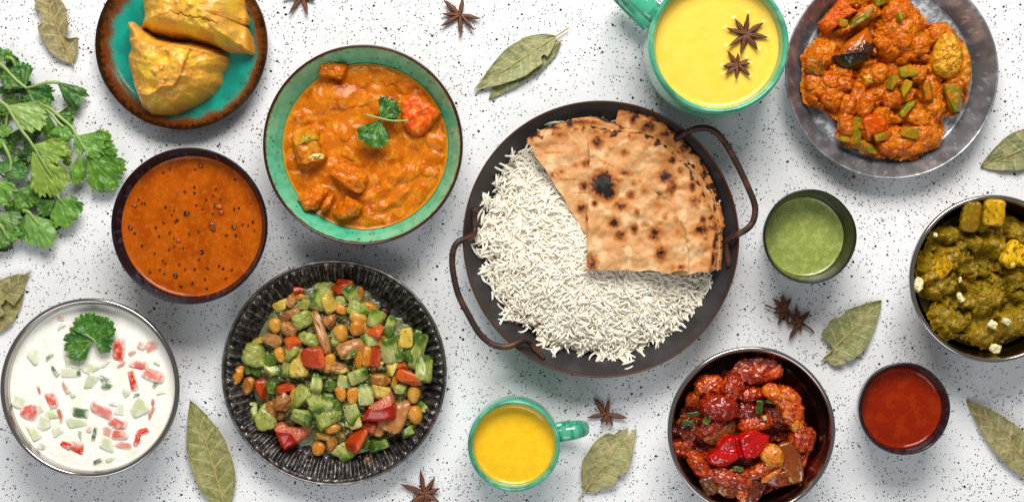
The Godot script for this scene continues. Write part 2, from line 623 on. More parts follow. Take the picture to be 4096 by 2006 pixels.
# ---- butter chicken
func make_butter_chicken() -> void:
	var k := kk(0.052)
	var o := dish("mint_bowl", 1452, 579, 0.052, "wide mint green bowl with dark brown rim holding orange chicken curry", "bowl")
	var gl := mat("plate_glaze", 0.16)
	var mint := hx("62c39b")
	var mint2 := hx("3fa881")
	var spots := []
	for i in 90: spots.append([rng.randf_range(0, TAU), rng.randf_range(318, 388) * k, rng.randf_range(1.2, 5.0) * k])
	var inner := prof([[0, 7], [180, 7.5], [262, 11], [328, 27], [362, 41], [380, 50.5], [389, 54.6]], k, 12)
	inner.reverse()
	part("glazed_inside", lathe(inner, 420, func(r, y, th, i):
		var x: float = cos(th) * r / k
		var z: float = sin(th) * r / k
		var c: Color = mint.lerp(mint2, sm(-0.3, 0.5, noise(x, z, 60)) * 0.5 + 0.5 * sm(372, 352, r / k + 6 * noise(x, z, 40)))
		c = c.lerp(hx("7a5a1c"), 0.9 * sm(384, 389, r / k + 4 * noise(x, z, 20)))
		for s in spots:
			if absf(r - s[1]) < s[2] * 2.0:
				var d: float = Vector2(x * k - cos(s[0]) * s[1], z * k - sin(s[0]) * s[1]).length() / s[2]
				c = c.lerp(hx("33280c"), 0.85 * (1.0 - sm(0.3, 1.5, d + 0.8 * noise(x, z, 8))))
		return c), gl, o)
	part("rim", lathe(prof([[392, 44], [399, 49], [401, 53], [398, 56], [393, 56.2], [389, 54.4]], k, 6), 256, func(r, y, th, i): return hx("2a1412")), gl, o)
	part("outer_wall", lathe(prof([[0, 1.5], [170, 1.5], [176, 0], [190, 0], [200, 2], [270, 10], [350, 32], [392, 44]], k, 5), 200, func(r, y, th, i): return hx("2a1412")), gl, o)
	var L := []
	for q in [[1270, 400, 70, 60, 20, 6], [1360, 380, 95, 60, -10, 8], [1430, 300, 60, 45, 30, 6], [1500, 270, 60, 40, 0, 6], [1560, 300, 50, 40, 40, 6], [1610, 330, 55, 40, 40, 5], [1470, 400, 40, 25, -20, 5], [1640, 690, 60, 40, -40, 6], [1600, 700, 50, 30, -30, 6], [1715, 690, 28, 24, 0, 6], [1740, 560, 50, 40, 60, 6], [1730, 640, 45, 35, 70, 5], [1380, 545, 22, 18, 0, 5], [1395, 620, 30, 22, 60, 4], [1210, 470, 40, 30, 0, 5], [1170, 650, 40, 36, 0, 6], [1560, 800, 90, 36, -25, 4], [1480, 880, 80, 30, -10, 4], [1700, 760, 60, 25, -50, 4], [1180, 560, 30, 40, 0, 4], [1490, 870, 16, 10, 20, 5], [1530, 420, 60, 40, 0, 4], [1640, 550, 60, 45, 30, 5]]:
		L.append(lump(q[0], q[1], q[2], q[3], q[4], q[5]))
	for i in 22:
		var a := rng.randf_range(0, TAU)
		var r := sqrt(rng.randf()) * 280.0
		L.append(lump(1452 + cos(a) * r, 579 + sin(a) * r, rng.randf_range(9, 26), rng.randf_range(7, 18), rng.randf_range(0, 180), rng.randf_range(0.8, 2.4)))
	var relief := func(x: float, y: float) -> float:
		var wx: float = x + 14.0 * noise(x, y + 333, 90)
		var wy: float = y + 14.0 * noise(x + 777, y, 90)
		var b := lumps_h(L, wx, wy) * 0.5 + 2.0 * noise(x, y, 170) + 0.1 * noise(x, y, 34)
		var d := Vector2(x - 1430, y - 600).length() + 8.0 * noise(x, y, 90)
		var an := atan2(y - 600, x - 1430)
		b += 1.2 * sin(d / 9.5) * sm(95, 150, d) * sm(300, 250, d) * sm(-0.5, 0.1, an) * sm(1.9, 1.2, an)
		return b
	var base := hx("c4690d")
	var deep := hx("b05608")
	var pale := hx("d08220")
	var sauce := mat("curry_sauce", 0.22, 0.32, 0.0, 0.003, 0.03)
	liquid("orange_curry_sauce", o, 0.030, 331, func(x, y, f):
		var c: Color = base.lerp(deep, sm(-0.05, 0.5, noise(x, y, 150)))
		c = c.lerp(pale, 0.7 * sm(0.1, 0.5, noise(x + 400, y, 60)))
		c = c.lerp(hx("5a2206"), 0.6 * sm(0.55, 0.7, noise(x, y + 99, 9)))
		c = c.lerp(hx("e2a040"), 0.5 * sm(0.55, 0.75, noise(x + 199, y, 12)))
		return c.lerp(hx("c08a10"), 0.8 * sm(0.965, 1.0, f)), sauce, "thick orange tomato cream sauce filling the mint green bowl", "curry", relief, 150, 420, 1.2)
	var meat := func(a: String, b: String, dark: String) -> Callable:
		var ca := hx(a)
		var cb := hx(b)
		var cd := hx(dark)
		return func(q: Vector3, p: Vector3) -> Color:
			var c: Color = ca.lerp(cb, sm(-0.2, 0.4, noise3(p, 14)))
			return c.lerp(cd, 0.8 * sm(0.25, 0.6, noise3(p + Vector3.ONE * 50, 8)))
	var piece := func(x: float, y: float, lx: float, lz: float, ly: float, deg: float, e: float, cf: Callable, label: String, cat: String, sd: float, up := 0.0) -> void:
		var s := chunk(Vector3(lx * 0.245, ly, lz * 0.245), e + 0.8, 2.4, 16, 24, cf, facets(4, 0.35), sd)
		var q := solo("chicken_piece" if cat == "chicken piece" else cat.replace(" ", "_"), s, mat("wet_piece", 0.22, 0.35, 0.0, 0.010, 0.03), at(x, y, 0.0335 + up), label, cat, "pieces in the orange curry" if cat == "chicken piece" else "")
		q.rotation = Vector3(rng.randf_range(-0.15, 0.15), deg_to_rad(-deg), rng.randf_range(-0.15, 0.15))
	var m1: Callable = meat.call("bf600c", "cb7414", "a64a08")
	piece.call(1330, 272, 112, 78, 22, 8, 3.2, m1, "orange chicken piece against the upper rim of the mint bowl", "chicken piece", 1)
	piece.call(1238, 585, 165, 165, 24, 30, 2.2, meat.call("bd660e", "c98220", "94460a"), "large rounded chicken piece with browned patch in the mint bowl", "chicken piece", 2)
	piece.call(1232, 560, 80, 50, 16, -10, 2.2, meat.call("b08a1c", "c8a436", "4a2410"), "herb crusted yellow lump on top of the large chicken piece", "chicken piece", 3, 0.008)
	piece.call(1262, 628, 62, 26, 10, -15, 2.4, meat.call("d8c468", "e8dca0", "b88a20"), "creamy white scrap stuck to the large chicken piece", "chicken piece", 4, 0.009)
	piece.call(1395, 712, 150, 90, 24, 25, 2.6, m1, "long reddish chicken piece below the middle of the mint bowl", "chicken piece", 5)
	piece.call(1255, 790, 120, 95, 22, -20, 2.5, m1, "plump orange chicken piece by the lower rim of the mint bowl", "chicken piece", 6)
	piece.call(1315, 808, 92, 28, 20, -55, 2.3, m1, "thin sliver of chicken between two plump pieces in orange sauce", "chicken piece", 7, 0.003)
	piece.call(1388, 828, 112, 85, 22, -25, 3.0, m1, "blocky chicken piece lying lowest in the mint green bowl", "chicken piece", 8)
	var cz := zp(1000, 100, 1.402, [845, 425, 878, 392, 930, 383, 1000, 428, 1078, 490, 1015, 570, 952, 627, 900, 612, 860, 560, 842, 490])
	domed("carrot_piece", cz, 0.037, 9.0, 7.0, func(x, y): return 0.9 * noise(x, y, 40) + 1.8 * exp(-absf((x - 1690) * 0.5 + (y - 440) * 0.85) / 16.0), func(x, y, f, hh): return hx("cf4a12").lerp(hx("d9701e"), sm(-0.2, 0.4, noise(x, y, 36))).lerp(hx("c8690e"), sm(0.86, 0.98, f + 0.1 * noise(x, y, 30))), mat("wet_piece", 0.22, 0.35, 0.0, 0.010, 0.03), "orange red carrot wedge on the curry by the mint bowl wall", "carrot piece")
	herb_sprig("coriander_sprig", 0.043, [[1520, 480, 1480, 590, 1, 3, "2f6d22", 0.9], [1520, 475, 1585, 400, 2, 4, "2a6420", 0.8], [1530, 478, 1602, 440, 1, 3, "245a1c", 0.5]], [[[1462, 458], [1510, 470], [1570, 482], [1632, 481]]], "small coriander sprig with dark green leaves on the orange curry")

# ---- dal
func make_dal() -> void:
	var k := kk(0.060)
	var o := dish("navy_bowl", 757, 903, 0.060, "dark navy glazed bowl of brown orange bean soup", "bowl")
	var gl := mat("navy_glaze", 0.2, 0.32)
	var inner := prof([[0, 8], [150, 9], [225, 20], [272, 42], [292, 54], [301, 59.6]], k, 12)
	inner.reverse()
	part("glazed_inside", lathe(inner, 360, func(r, y, th, i):
		var x: float = cos(th) * r / k
		var z: float = sin(th) * r / k
		var c: Color = hx("15161f").lerp(hx("4a4e6a"), 0.6 * sm(0.0, 0.5, noise(x, z, 34)) * sm(-0.4, 0.3, noise(x, z, 160)))
		return c.lerp(hx("16131c"), sm(294, 301, r / k))), gl, o)
	part("rim", lathe(prof([[306, 54], [312, 58], [313, 61], [309, 63], [304, 62], [301, 59.4]], k, 6), 256, func(r, y, th, i): return hx("1c1a20").lerp(hx("1a2a30"), sm(0.0, 0.3, noise(cos(th) * 300, sin(th) * 300, 200)))), gl, o)
	part("outer_wall", lathe(prof([[0, 1.5], [150, 1.5], [156, 0], [168, 0], [178, 5], [240, 20], [288, 40], [306, 54]], k, 5), 200, func(r, y, th, i): return hx("111217")), gl, o)
	var base := hx("ad4f0b")
	var deep := hx("9c4206")
	liquid("bean_soup", o, 0.047, 281, func(x, y, f):
		var c: Color = base.lerp(deep, sm(-0.2, 0.4, noise(x, y, 170)))
		c = c.lerp(hx("b85f14"), 0.5 * sm(0.1, 0.5, noise(x, y, 40)))
		c = c.lerp(hx("5a2a08"), 0.45 * sm(0.5, 0.66, noise(x + 55, y, 17)))
		return c.lerp(hx("6a5a14"), 0.6 * sm(0.45, 0.6, noise(x, y + 600, 26))), mat("soup", 0.2, 0.3, 0.0, 0.004, 0.02), "smooth brown orange lentil soup flecked with herbs in the navy bowl", "soup",
		func(x, y): return 0.15 * noise(x, y, 60) + 0.3 * maxf(0.0, noise(x, y, 14) - 0.3), 150, 360, 2.2)
	var mb := mat("wet_piece", 0.26)
	var bean := func(x: float, y: float, l: float, w: float, deg: float, a: String, label: String) -> void:
		var ca := hx(a)
		var q := solo("bean", chunk(Vector3(l, w * 0.8, w) * 0.24, 2.2, 0.3, 4, 10, func(qq, p): return ca.lerp(hx("c07a50"), 0.6 * sm(0.1, 0.5, noise3(p, 4)))), mb, at(x, y, 0.0475), label, "bean", "beans afloat in the soup")
		q.rotation.y = deg_to_rad(-deg)
	bean.call(849, 905, 44, 22, 70, "6a2f1c", "largest kidney bean, split and red brown, afloat in the soup")
	bean.call(806, 1006, 24, 14, 80, "2a1410", "dark oval bean afloat in the lower half of the soup")
	bean.call(744, 853, 26, 18, -10, "201014", "black bean beside the middle of the soup's upper half")
	bean.call(876, 826, 24, 18, 0, "b05a20", "pale orange bean near the top of the brown soup")
	bean.call(884, 848, 22, 16, 30, "8a3a18", "reddish bean just below the pale orange one")
	bean.call(934, 908, 20, 15, 0, "5a2814", "small brown bean towards the three o'clock wall of the soup")
	bean.call(520, 908, 22, 16, 20, "5a2414", "dark brown bean at the nine o'clock edge of the soup")
	bean.call(535, 820, 24, 14, 10, "8a4222", "rusty bean at half past ten edge of the soup")
	bean.call(800, 662, 18, 14, 0, "6a3018", "brown bean at the very top of the soup")
	bean.call(712, 960, 20, 15, 0, "a04a22", "rust coloured bean just below the soup's middle")
	bean.call(700, 1100, 24, 18, 40, "3a1c12", "dark bean close to the lower wall of the soup")
	for i in 70:
		var a := rng.randf_range(0, TAU)
		var r := sqrt(rng.randf()) * 255.0
		var fl := [hx("1c1208"), hx("33270a"), hx("3d1a08"), hx("20140c")][i % 4] as Color
		var l := rng.randf_range(5, 15)
		var x := 768 + cos(a) * r
		var y := 905 + sin(a) * r
		var q := solo("herb_fleck", chunk(Vector3(l, 5, rng.randf_range(4, 8)) * 0.24, 2.5, 0.3, 3, 4, func(qq, p): return fl), mb, at(x, y, 0.0478), placed_label("dark herb fleck", cos(a), sin(a), ["amid", "inside", "toward the wall of"], r / 256.0, "the soup"), "herb fleck", "herb flecks afloat in the soup")
		q.rotation.y = rng.randf_range(0, TAU)

# ---- steel bowls
func steel() -> StandardMaterial3D:
	if mats.has("polished_steel"): return mats["polished_steel"]
	var m := mat("polished_steel", 0.17, 0.5, 1.0)
	m.heightmap_enabled = true
	m.heightmap_texture = noise_tex("dents", 0.008, 2)
	m.heightmap_scale = 0.035
	m.uv1_triplanar = true
	m.uv1_scale = Vector3.ONE / 0.16
	return m

func steel_bowl(cx: float, cy: float, r: float, tint: String, label: String) -> Node3D:
	var k := kk(0.055)
	var s := r / 359.0
	var o := dish("steel_bowl", cx, cy, 0.055, label, "bowl", "polished steel bowls")
	var f := func(a: Array) -> PackedVector2Array:
		var q := []
		for p in a: q.append([p[0] * s, p[1]])
		return prof(q, k, 8)
	var inner: PackedVector2Array = f.call([[0, 7], [150, 7.5], [240, 11], [300, 26], [326, 41], [333, 48.5], [335, 52.5]])
	inner.reverse()
	var c := hx("c4c0bb")
	var ct := hx(tint)
	part("inside", lathe(inner, 256, func(rr, y, th, i): return c.lerp(ct, sm(0.053, 0.045, y)), 0.0, 0, 0, 0, 0.006), steel(), o)
	part("rolled_rim", lathe(f.call([[347, 46], [356.5, 51], [359.5, 54.5], [357.5, 57.2], [350, 58.2], [341, 57], [335, 52.5]]), 256, func(rr, y, th, i): return hx("a39f9b"), 0.0, 0, 0, 0, 0.004), steel(), o)
	part("outer_wall", lathe(f.call([[0, 1.2], [165, 1.2], [170, 0], [185, 0], [200, 2], [262, 11], [328, 34], [347, 46]]), 200, func(rr, y, th, i): return c), steel(), o)
	return o

func make_raita() -> void:
	var o := steel_bowl(358, 1552, 359, "b9b4ae", "polished steel bowl full of white yogurt with chopped vegetables")
	var c0 := hx("f1efe6")
	var c1 := hx("ebe8da")
	var y := mat("yogurt", 0.22, 0.4, 0.0, 0.003, 0.03)
	liquid("yogurt", o, 0.046, 335, func(x, yy, f):
		var c: Color = c0.lerp(c1, sm(-0.1, 0.5, noise(x, yy, 160)))
		return c.lerp(hx("cfa070"), 0.6 * sm(0.66, 0.76, noise(x, yy + 70, 7))), y, "creamy white yogurt with chopped vegetables in the steel bowl", "yogurt dip",
		func(x, yy): return 0.15 * noise(x, yy, 70), 120, 300, 2.4)
	var wet := mat("wet_piece", 0.26)
	var o1 := Vector2(0, 1200)
	# kind, x, y, length, width in the enlarged view, angle, milkiness
	var bit := func(kind: String, zx: float, zy: float, l: float, w: float, deg: float, milk: float) -> void:
		var p := o1 + Vector2(zx, zy) / 1.7054
		var white := hx("e9e6da")
		var flesh := hx("b9c48e") if kind == "c" else hx("cf3218") if kind == "t" else hx("35602a") if kind == "s" else hx("cf5234")
		var edge := hx("2f5a2c") if kind in ["c", "s"] else hx("b8261a")
		var cf := func(q: Vector3, pp: Vector3) -> Color:
			var c: Color = flesh.lerp(edge, sm(0.7, 0.95, -q.z) * (1.0 if kind != "t" else 0.5))
			if kind == "t": c = c.lerp(hx("e08a70"), sm(0.0, 0.5, noise3(pp, 5)) * 0.6)
			return c.lerp(white, clampf(milk * 0.9 + 0.4 * sm(-0.1, 0.5, noise3(pp, 9)) + 0.75 * sm(0.6, 0.98, maxf(absf(q.x), absf(q.z)) + 0.15 * noise3(pp, 5)), 0.0, 0.93))
		var s := chunk(Vector3(maxf(l, 24) / 1.7054 * 0.31, 7.5, maxf(w, 24) / 1.7054 * 0.31), 7.0 if kind != "t" else 4.5, 0.35, 5, 9, cf, facets(3, 0.3), zx)
		var d := Vector2(zx - 605, zy - 620)
		var what: String = {"c": "pale green cucumber piece", "s": "dark green cucumber skin strip", "t": "red tomato piece", "p": "salmon pink tomato piece"}[kind]
		var q := solo("cucumber_piece" if kind in ["c", "s"] else "tomato_piece", s, wet, at(p.x, p.y, 0.0462 - 0.0031 + 0.0012 * (1.0 - milk)), placed_label(what, d.x, d.y, ["in the heart", "around the middle", "in the outer part", "near the rim"], d.length() / 575.0, "of the yogurt"), "cucumber piece" if kind in ["c", "s"] else "tomato piece", "vegetables in the yogurt")
		q.rotation = Vector3(rng.randf_range(-0.2, 0.2), deg_to_rad(-deg), rng.randf_range(-0.1, 0.1))
	var put := func(kind: String, rows: Array) -> void:
		for r in rows: bit.call(kind, r[0], r[1], r[2], r[3], r[4], r[5])
	put.call("t", [[810, 345, 70, 150, 5, 0.0], [1030, 310, 75, 70, -25, 0.3], [945, 450, 110, 75, 10, 0.15], [1050, 500, 130, 85, 20, 0.2], [900, 545, 55, 125, -18, 0.0], [350, 680, 75, 90, -10, 0.1], [205, 755, 100, 95, 25, 0.1]])
	put.call("t", [[705, 755, 170, 70, 25, 0.25], [800, 840, 110, 70, 20, 0.15], [455, 985, 100, 50, 15, 0.0], [530, 1010, 95, 85, 20, 0.0], [970, 890, 85, 40, -15, 0.0], [945, 945, 45, 80, 15, 0.05], [850, 985, 110, 40, 10, 0.25]])
	put.call("p", [[975, 310, 60, 45, 20, 0.4], [730, 900, 60, 80, 10, 0.4], [815, 912, 100, 55, 0, 0.1], [268, 615, 18, 60, -18, 0.2], [445, 590, 20, 80, -35, 0.3], [415, 780, 16, 90, -15, 0.1], [605, 875, 40, 35, 0, 0.4], [1030, 770, 22, 100, 25, 0.2], [905, 355, 45, 20, -30, 0.3], [835, 440, 60, 20, -35, 0.4], [1048, 700, 14, 60, 5, 0.2], [415, 125, 40, 20, 10, 0.6], [775, 705, 50, 30, 0, 0.6]])
	put.call("c", [[225, 378, 65, 95, 5, 0.35], [490, 420, 130, 70, 5, 0.45], [480, 490, 100, 55, 180, 0.45], [625, 465, 105, 60, 15, 0.3], [610, 560, 60, 110, 35, 0.15], [130, 690, 65, 70, 15, 0.25], [270, 730, 40, 60, -20, 0.35], [365, 775, 85, 60, 10, 0.2], [310, 840, 75, 85, 20, 0.4], [520, 845, 115, 75, 5, 0.2], [225, 900, 75, 95, -25, 0.25], [945, 720, 100, 105, -25, 0.1], [740, 980, 85, 65, 25, 0.15], [500, 635, 25, 40, -20, 0.1], [860, 630, 45, 55, 20, 0.4], [400, 900, 60, 70, -20, 0.5], [1075, 420, 40, 25, 20, 0.2], [1105, 620, 60, 25, -15, 0.6], [760, 1075, 60, 14, -25, 0.4], [415, 180, 70, 20, -35, 0.5], [720, 430, 60, 24, -40, 0.4], [820, 740, 60, 70, 10, 0.6]])
	put.call("s", [[365, 465, 18, 95, -42, 0.15], [715, 535, 70, 45, 20, 0.25], [730, 580, 60, 40, 15, 0.15], [545, 765, 95, 65, 8, 0.05], [645, 905, 20, 85, 12, 0.05], [1068, 565, 20, 65, 32, 0.0], [668, 1092, 50, 18, -25, 0.0], [930, 645, 40, 18, 0, 0.2], [335, 380, 60, 20, -38, 0.3], [540, 495, 26, 30, 0, 0.1], [275, 1015, 50, 80, 30, 0.55], [545, 920, 14, 60, 5, 0.5]])
	herb_sprig("coriander_sprig", 0.049, [[370, 1360, 255, 1368, 2, 4, "2c6a1a", 1.2], [372, 1356, 390, 1242, 3, 5, "357522", 1.25], [372, 1358, 470, 1350, 3, 5, "2a6619", 1.1], [380, 1345, 448, 1275, 3, 5, "33721f", 1.0]], [[[330, 1330], [372, 1357], [385, 1375]]], "flat bright coriander sprig laid on the white yogurt")

# ---- salad on the fluted black plate
func make_salad() -> void:
	var k := kk(0.024)
	var o := dish("fluted_plate", 1336, 1490, 0.024, "black fluted metal plate heaped with chopped peanut salad", "plate")
	var bl := mat("black_tin", 0.36, 0.5, 0.85, 0.012, 0.02)
	var tone := func(r: float, y: float, th: float, i: int) -> Color:
		var x: float = cos(th) * r / k
		var z: float = sin(th) * r / k
		var c: Color = hx("444142").lerp(hx("777270"), sm(-0.1, 0.6, noise(x, z, 50)))
		return c.lerp(hx("b4b0a8"), 0.55 * sm(0.3, 0.6, noise(x + 900, z, 22) + 0.3 * noise(x, z, 150)))
	var inner := prof([[0, 3.2], [120, 3.2], [250, 3.2], [338, 3.6], [350, 5.2], [375, 9.8], [405, 15.4], [432, 20.5], [440, 23.2]], k, 7)
	inner.reverse()
	part("fluted_side", lathe(cut(inner, 0, 36), 900, tone, 0.0034, 80, 350 * k, 436 * k), bl, o)
	part("flat_floor", lathe(cut(inner, 36, inner.size() - 1), 300, tone), bl, o)
	part("rolled_rim", lathe(prof([[446, 20], [451, 23], [450, 25.4], [445, 26], [441, 25], [440, 23.2]], k, 5), 300, func(r, y, th, i): return hx("6c6869").lerp(hx("908c88"), sm(0.0, 0.5, noise(cos(th) * 450, sin(th) * 450, 50)))), bl, o)
	part("underside", lathe(prof([[0, 1], [330, 0.2], [345, 0.4], [365, 5], [446, 20]], k, 4), 200, func(r, y, th, i): return hx("2c2a2b")), bl, o)
	var mid := seen_at(o.position, 0.010)
	var pts := []
	for q in [[1075, 1200], [1180, 1130], [1330, 1105], [1440, 1115], [1490, 1190], [1560, 1260], [1640, 1300], [1710, 1345], [1725, 1450], [1740, 1560], [1740, 1650], [1690, 1700], [1560, 1760], [1500, 1810], [1370, 1830], [1290, 1800], [1100, 1760], [1040, 1680], [1010, 1560], [960, 1480], [1000, 1400], [1040, 1290]]:
		pts.append(Vector2(q[0], q[1]))
	var heap := func(x: float, y: float) -> float:
		var d: float = Vector2((x - 1370.0) / 370.0, (y - 1460.0) / 350.0).length()
		return 4.0 + 20.0 * pow(maxf(0.0, 1.0 - d * d), 0.7)
	var dress := sheet(0.010, mid, outline(pts, mid, 14.0, 50.0), 70, 220, func(x, y, f, th):
		return 1.5 * sm(1.0, 0.93, f) + (heap.call(x, y) - 10.0 + 5.0 * noise(x, y, 40)) * sm(1.0, 0.75, f) - 6.2 * sm(0.75, 1.0, f), func(x, y, f, hh):
		var cc: Color = hx("5a5c2e").lerp(hx("3a3a1e"), sm(-0.1, 0.4, noise(x, y, 30)))
		return cc.lerp(hx("80835a"), sm(0.75, 0.95, f) * 0.7).lerp(hx("23300f"), 0.7 * sm(0.4, 0.6, noise(x, y + 44, 6))))
	solo("herb_dressing", dress, mat("dressing", 0.22, 0.5, 0.0, 0.03, 0.02), Vector3(o.position.x, 0.010, o.position.z), "green herb dressing pooled beneath the chopped salad on the fluted plate", "dressing")
	var wet := mat("salad_piece", 0.24, 0.4, 0.0, 0.012, 0.02)
	var herb1 := hx("5d6a2c")
	var herb2 := hx("2c3a12")
	var quads := {"A": Vector2(900, 1100), "B": Vector2(1300, 1100), "C": Vector2(900, 1450), "D": Vector2(1300, 1450)}
	var names := {"p": "amber roasted peanut", "q": "brown roasted peanut", "k": "pale cucumber chunk", "d": "dark skinned cucumber piece", "y": "yellow mango cube", "t": "pinkish tomato flesh piece", "r": "bright red tomato chunk", "b": "orange red pepper piece", "g": "herb coated green chunk", "w": "big red tomato wedge", "o": "blackish shiny olive sliver"}
	var kinds := {"p": "peanut", "q": "peanut", "k": "cucumber piece", "d": "cucumber piece", "y": "mango cube", "t": "tomato piece", "r": "tomato piece", "b": "pepper piece", "g": "cucumber piece", "w": "tomato wedge", "o": "olive"}
	var tops := {}
	var order := 0
	var one := func(kind: String, quad: String, zx: float, zy: float, lx: float, lz: float, deg: float, lift: float) -> void:
		var p: Vector2 = quads[quad] + Vector2(zx, zy) / 3.156
		var sx := lx / 3.156 * 0.262
		var sz := lz / 3.156 * 0.262
		var sy := clampf(minf(sx, sz) * 0.85, 5.0, 15.0)
		var wet_amt := rng.randf_range(0.0, 0.4)
		var sd := rng.randf() * 50.0
		var e := 7.0
		var amp := 0.5
		var n := 9
		var shape = null
		var skin := rng.randf_range(0.55, 0.72)
		var cf: Callable
		var fleck := func(c: Color, pp: Vector3, much: float) -> Color:
			var v := noise3(pp, 3.2)
			c = c.lerp(hx("8a8434"), 0.16 + 0.3 * much)
			c = c.lerp(herb1, 0.75 * sm(0.62 - much, 0.85 - much, noise3(pp + Vector3.ONE * 90, 8) + 0.4 * v))
			return c.lerp(herb2, 0.85 * sm(0.5, 0.62, v))
		match kind:
			"p", "q":
				var deep := 0.1 if rng.randf() < 0.35 else 0.0
				e = 2.25
				amp = 0.25
				n = 12
				sx *= 0.9
				sz *= 0.9
				sy = minf(sx, sz) * 0.8
				var ca := [hx("c67c1e"), hx("bf6c14"), hx("c98c30"), hx("b9640f")][rng.randi() % 4] as Color if kind == "p" else hx("8e4a18")
				var cb := ca.lerp(hx("d8a450"), 0.5)
				var long_x := sx > sz
				shape = func(q: Vector3) -> Vector3:
					var a := q.x if long_x else q.z
					var b := q.z if long_x else q.x
					var s := 1.0 - 0.14 * a
					var groove := 1.0 - deep * exp(-pow((b - 0.15) / 0.1, 2.0))
					return Vector3(q.x * (1.0 if long_x else s), q.y * groove * s, q.z * (s if long_x else 1.0))
				cf = func(q: Vector3, pp: Vector3) -> Color:
					var b := q.z if long_x else q.x
					var c: Color = ca.lerp(cb, sm(-0.2, 0.5, noise3(pp, 9)))
					c = c.lerp(hx("7a3c12"), 6.0 * deep * exp(-pow((b - 0.15) / 0.07, 2.0)) * sm(0.0, 0.3, q.y))
					return fleck.call(c, pp, -0.1)
			"k", "d":
				var flesh := [hx("a3a85a"), hx("98a052"), hx("adb070"), hx("868f3e")][rng.randi() % 4] as Color
				var dk := hx("28501a")
				var axis: Vector3 = Vector3(1, 0, 0) if sx > sz else Vector3(0, 0, 1)
				if rng.randf() < 0.5: axis = -axis
				axis = (axis + Vector3(0, 0.55 if kind == "k" else 1.1, 0)).normalized()
				if kind == "d": skin = 0.05
				var ax := axis
				cf = func(q: Vector3, pp: Vector3) -> Color:
					var s := q.dot(ax) * 0.86 + 0.04 * noise3(pp, 6)
					var c: Color = flesh.lerp(hx("c6cc90"), sm(0.0, 0.5, noise3(pp, 7)) * 0.5)
					c = c.lerp(hx("7d9a3a"), sm(skin - 0.25, skin, s))
					c = c.lerp(dk.lerp(hx("4c7a26"), sm(0.1, 0.5, noise3(pp * Vector3(1, 1, 0.3), 3))), sm(skin, skin + 0.08, s))
					return fleck.call(c, pp, wet_amt * 0.5)
			"y":
				var ca := [hx("c9a33c"), hx("d0b04c"), hx("bfa047")][rng.randi() % 3] as Color
				cf = func(q: Vector3, pp: Vector3) -> Color: return fleck.call(ca.lerp(hx("d8c476"), sm(0.0, 0.5, noise3(pp, 8))), pp, wet_amt * 0.5)
			"t":
				e = 4.5
				amp = 1.2
				cf = func(q: Vector3, pp: Vector3) -> Color: return fleck.call(hx("a8603a").lerp(hx("bd8454"), sm(-0.1, 0.5, noise3(pp, 9))), pp, 0.12 + wet_amt * 0.4)
			"r", "b":
				e = 5.0
				var ca := hx("a8180c") if kind == "r" else hx("c0440f")
				cf = func(q: Vector3, pp: Vector3) -> Color:
					var c: Color = ca.lerp(hx("c9502e"), sm(0.35, 0.6, q.x + 0.2 * noise3(pp, 6)))
					return fleck.call(c, pp, -0.12)
			"g":
				e = 3.6
				amp = 1.1
				n = 12
				cf = func(q: Vector3, pp: Vector3) -> Color: return fleck.call(hx("8c9648").lerp(hx("a8aa62"), sm(-0.2, 0.5, noise3(pp, 9))), pp, 0.25)
			"o":
				e = 2.6
				cf = func(q: Vector3, pp: Vector3) -> Color: return hx("23090b").lerp(hx("4a1418"), sm(0.0, 0.5, noise3(pp, 6)))
			_:
				e = 3.0
				amp = 0.5
				n = 20
				sy = minf(sx, sz) * 0.85
				shape = func(q: Vector3) -> Vector3:
					var t := 1.0 - 0.5 * q.x * q.x
					var zz := q.z
					if zz < 0.0: zz *= 0.75 - 0.35 * q.y
					return Vector3(q.x, q.y * t, zz * (0.75 + 0.25 * t))
				cf = func(q: Vector3, pp: Vector3) -> Color:
					var c: Color = hx("b01c0c").lerp(hx("c33c18"), sm(0.0, 0.6, noise3(pp, 20)))
					c = c.lerp(hx("c9785e").lerp(hx("b8503c"), sm(0.0, 0.5, noise3(pp, 6))), sm(0.12, -0.02, q.z))
					return fleck.call(c, pp, -0.15)
		if kind in ["k", "d", "y", "t", "r", "b", "g"]: shape = facets(3 if kind != "t" else 5, 0.42)
		var hh: float = heap.call(p.x, p.y)
		var grid := Vector2i(int(p.x / 36.0), int(p.y / 36.0))
		var low: float = tops.get(grid, 0.0)
		var base := maxf(4.0 if hh < 5.0 else hh - 2.0, low * 0.75)
		tops[grid] = base + sy * 0.7
		var y := base + sy * 0.5 - 1.0 + lift
		if (p - mid).length() > 345.0: y += 3.5
		var d := p - Vector2(1370, 1460)
		var q := solo(kinds[kind].replace(" ", "_"), chunk(Vector3(sx, sy, sz), e, amp, 4.5 if e > 4 else 6.0, n, cf, shape, sd), wet, at(p.x, p.y, y * 0.001), placed_label(names[kind], d.x, d.y, ["in the heart", "inside", "in the middle ring", "in the outer ring", "at the edge"], d.length() / 400.0, "of the salad"), kinds[kind], names[kind] + "s in the salad")
		var tilt := 0.42 if kind in ["k", "y", "r", "b", "t"] else 0.2
		q.rotation = Vector3(rng.randf_range(-tilt, tilt), deg_to_rad(-deg), rng.randf_range(-tilt, tilt))
	var put := func(quad: String, kind: String, rows: Array) -> void:
		for r in rows: one.call(kind, quad, r[0], r[1], r[2], r[3], r[4], r[5] if r.size() > 5 else 0.0)
	# first what lies lowest, then what lies on it
	put.call("A", "t", [[1210, 720, 170, 540, -22], [830, 330, 100, 160, 10], [810, 500, 270, 170, -12]])
	put.call("B", "t", [[320, 930, 350, 200, -20], [540, 690, 130, 190, 0], [190, 1180, 240, 130, 8]])
	put.call("D", "t", [[880, 660, 300, 430, 25], [660, 820, 180, 190, 10]])
	put.call("C", "t", [[740, 470, 210, 260, 10]])
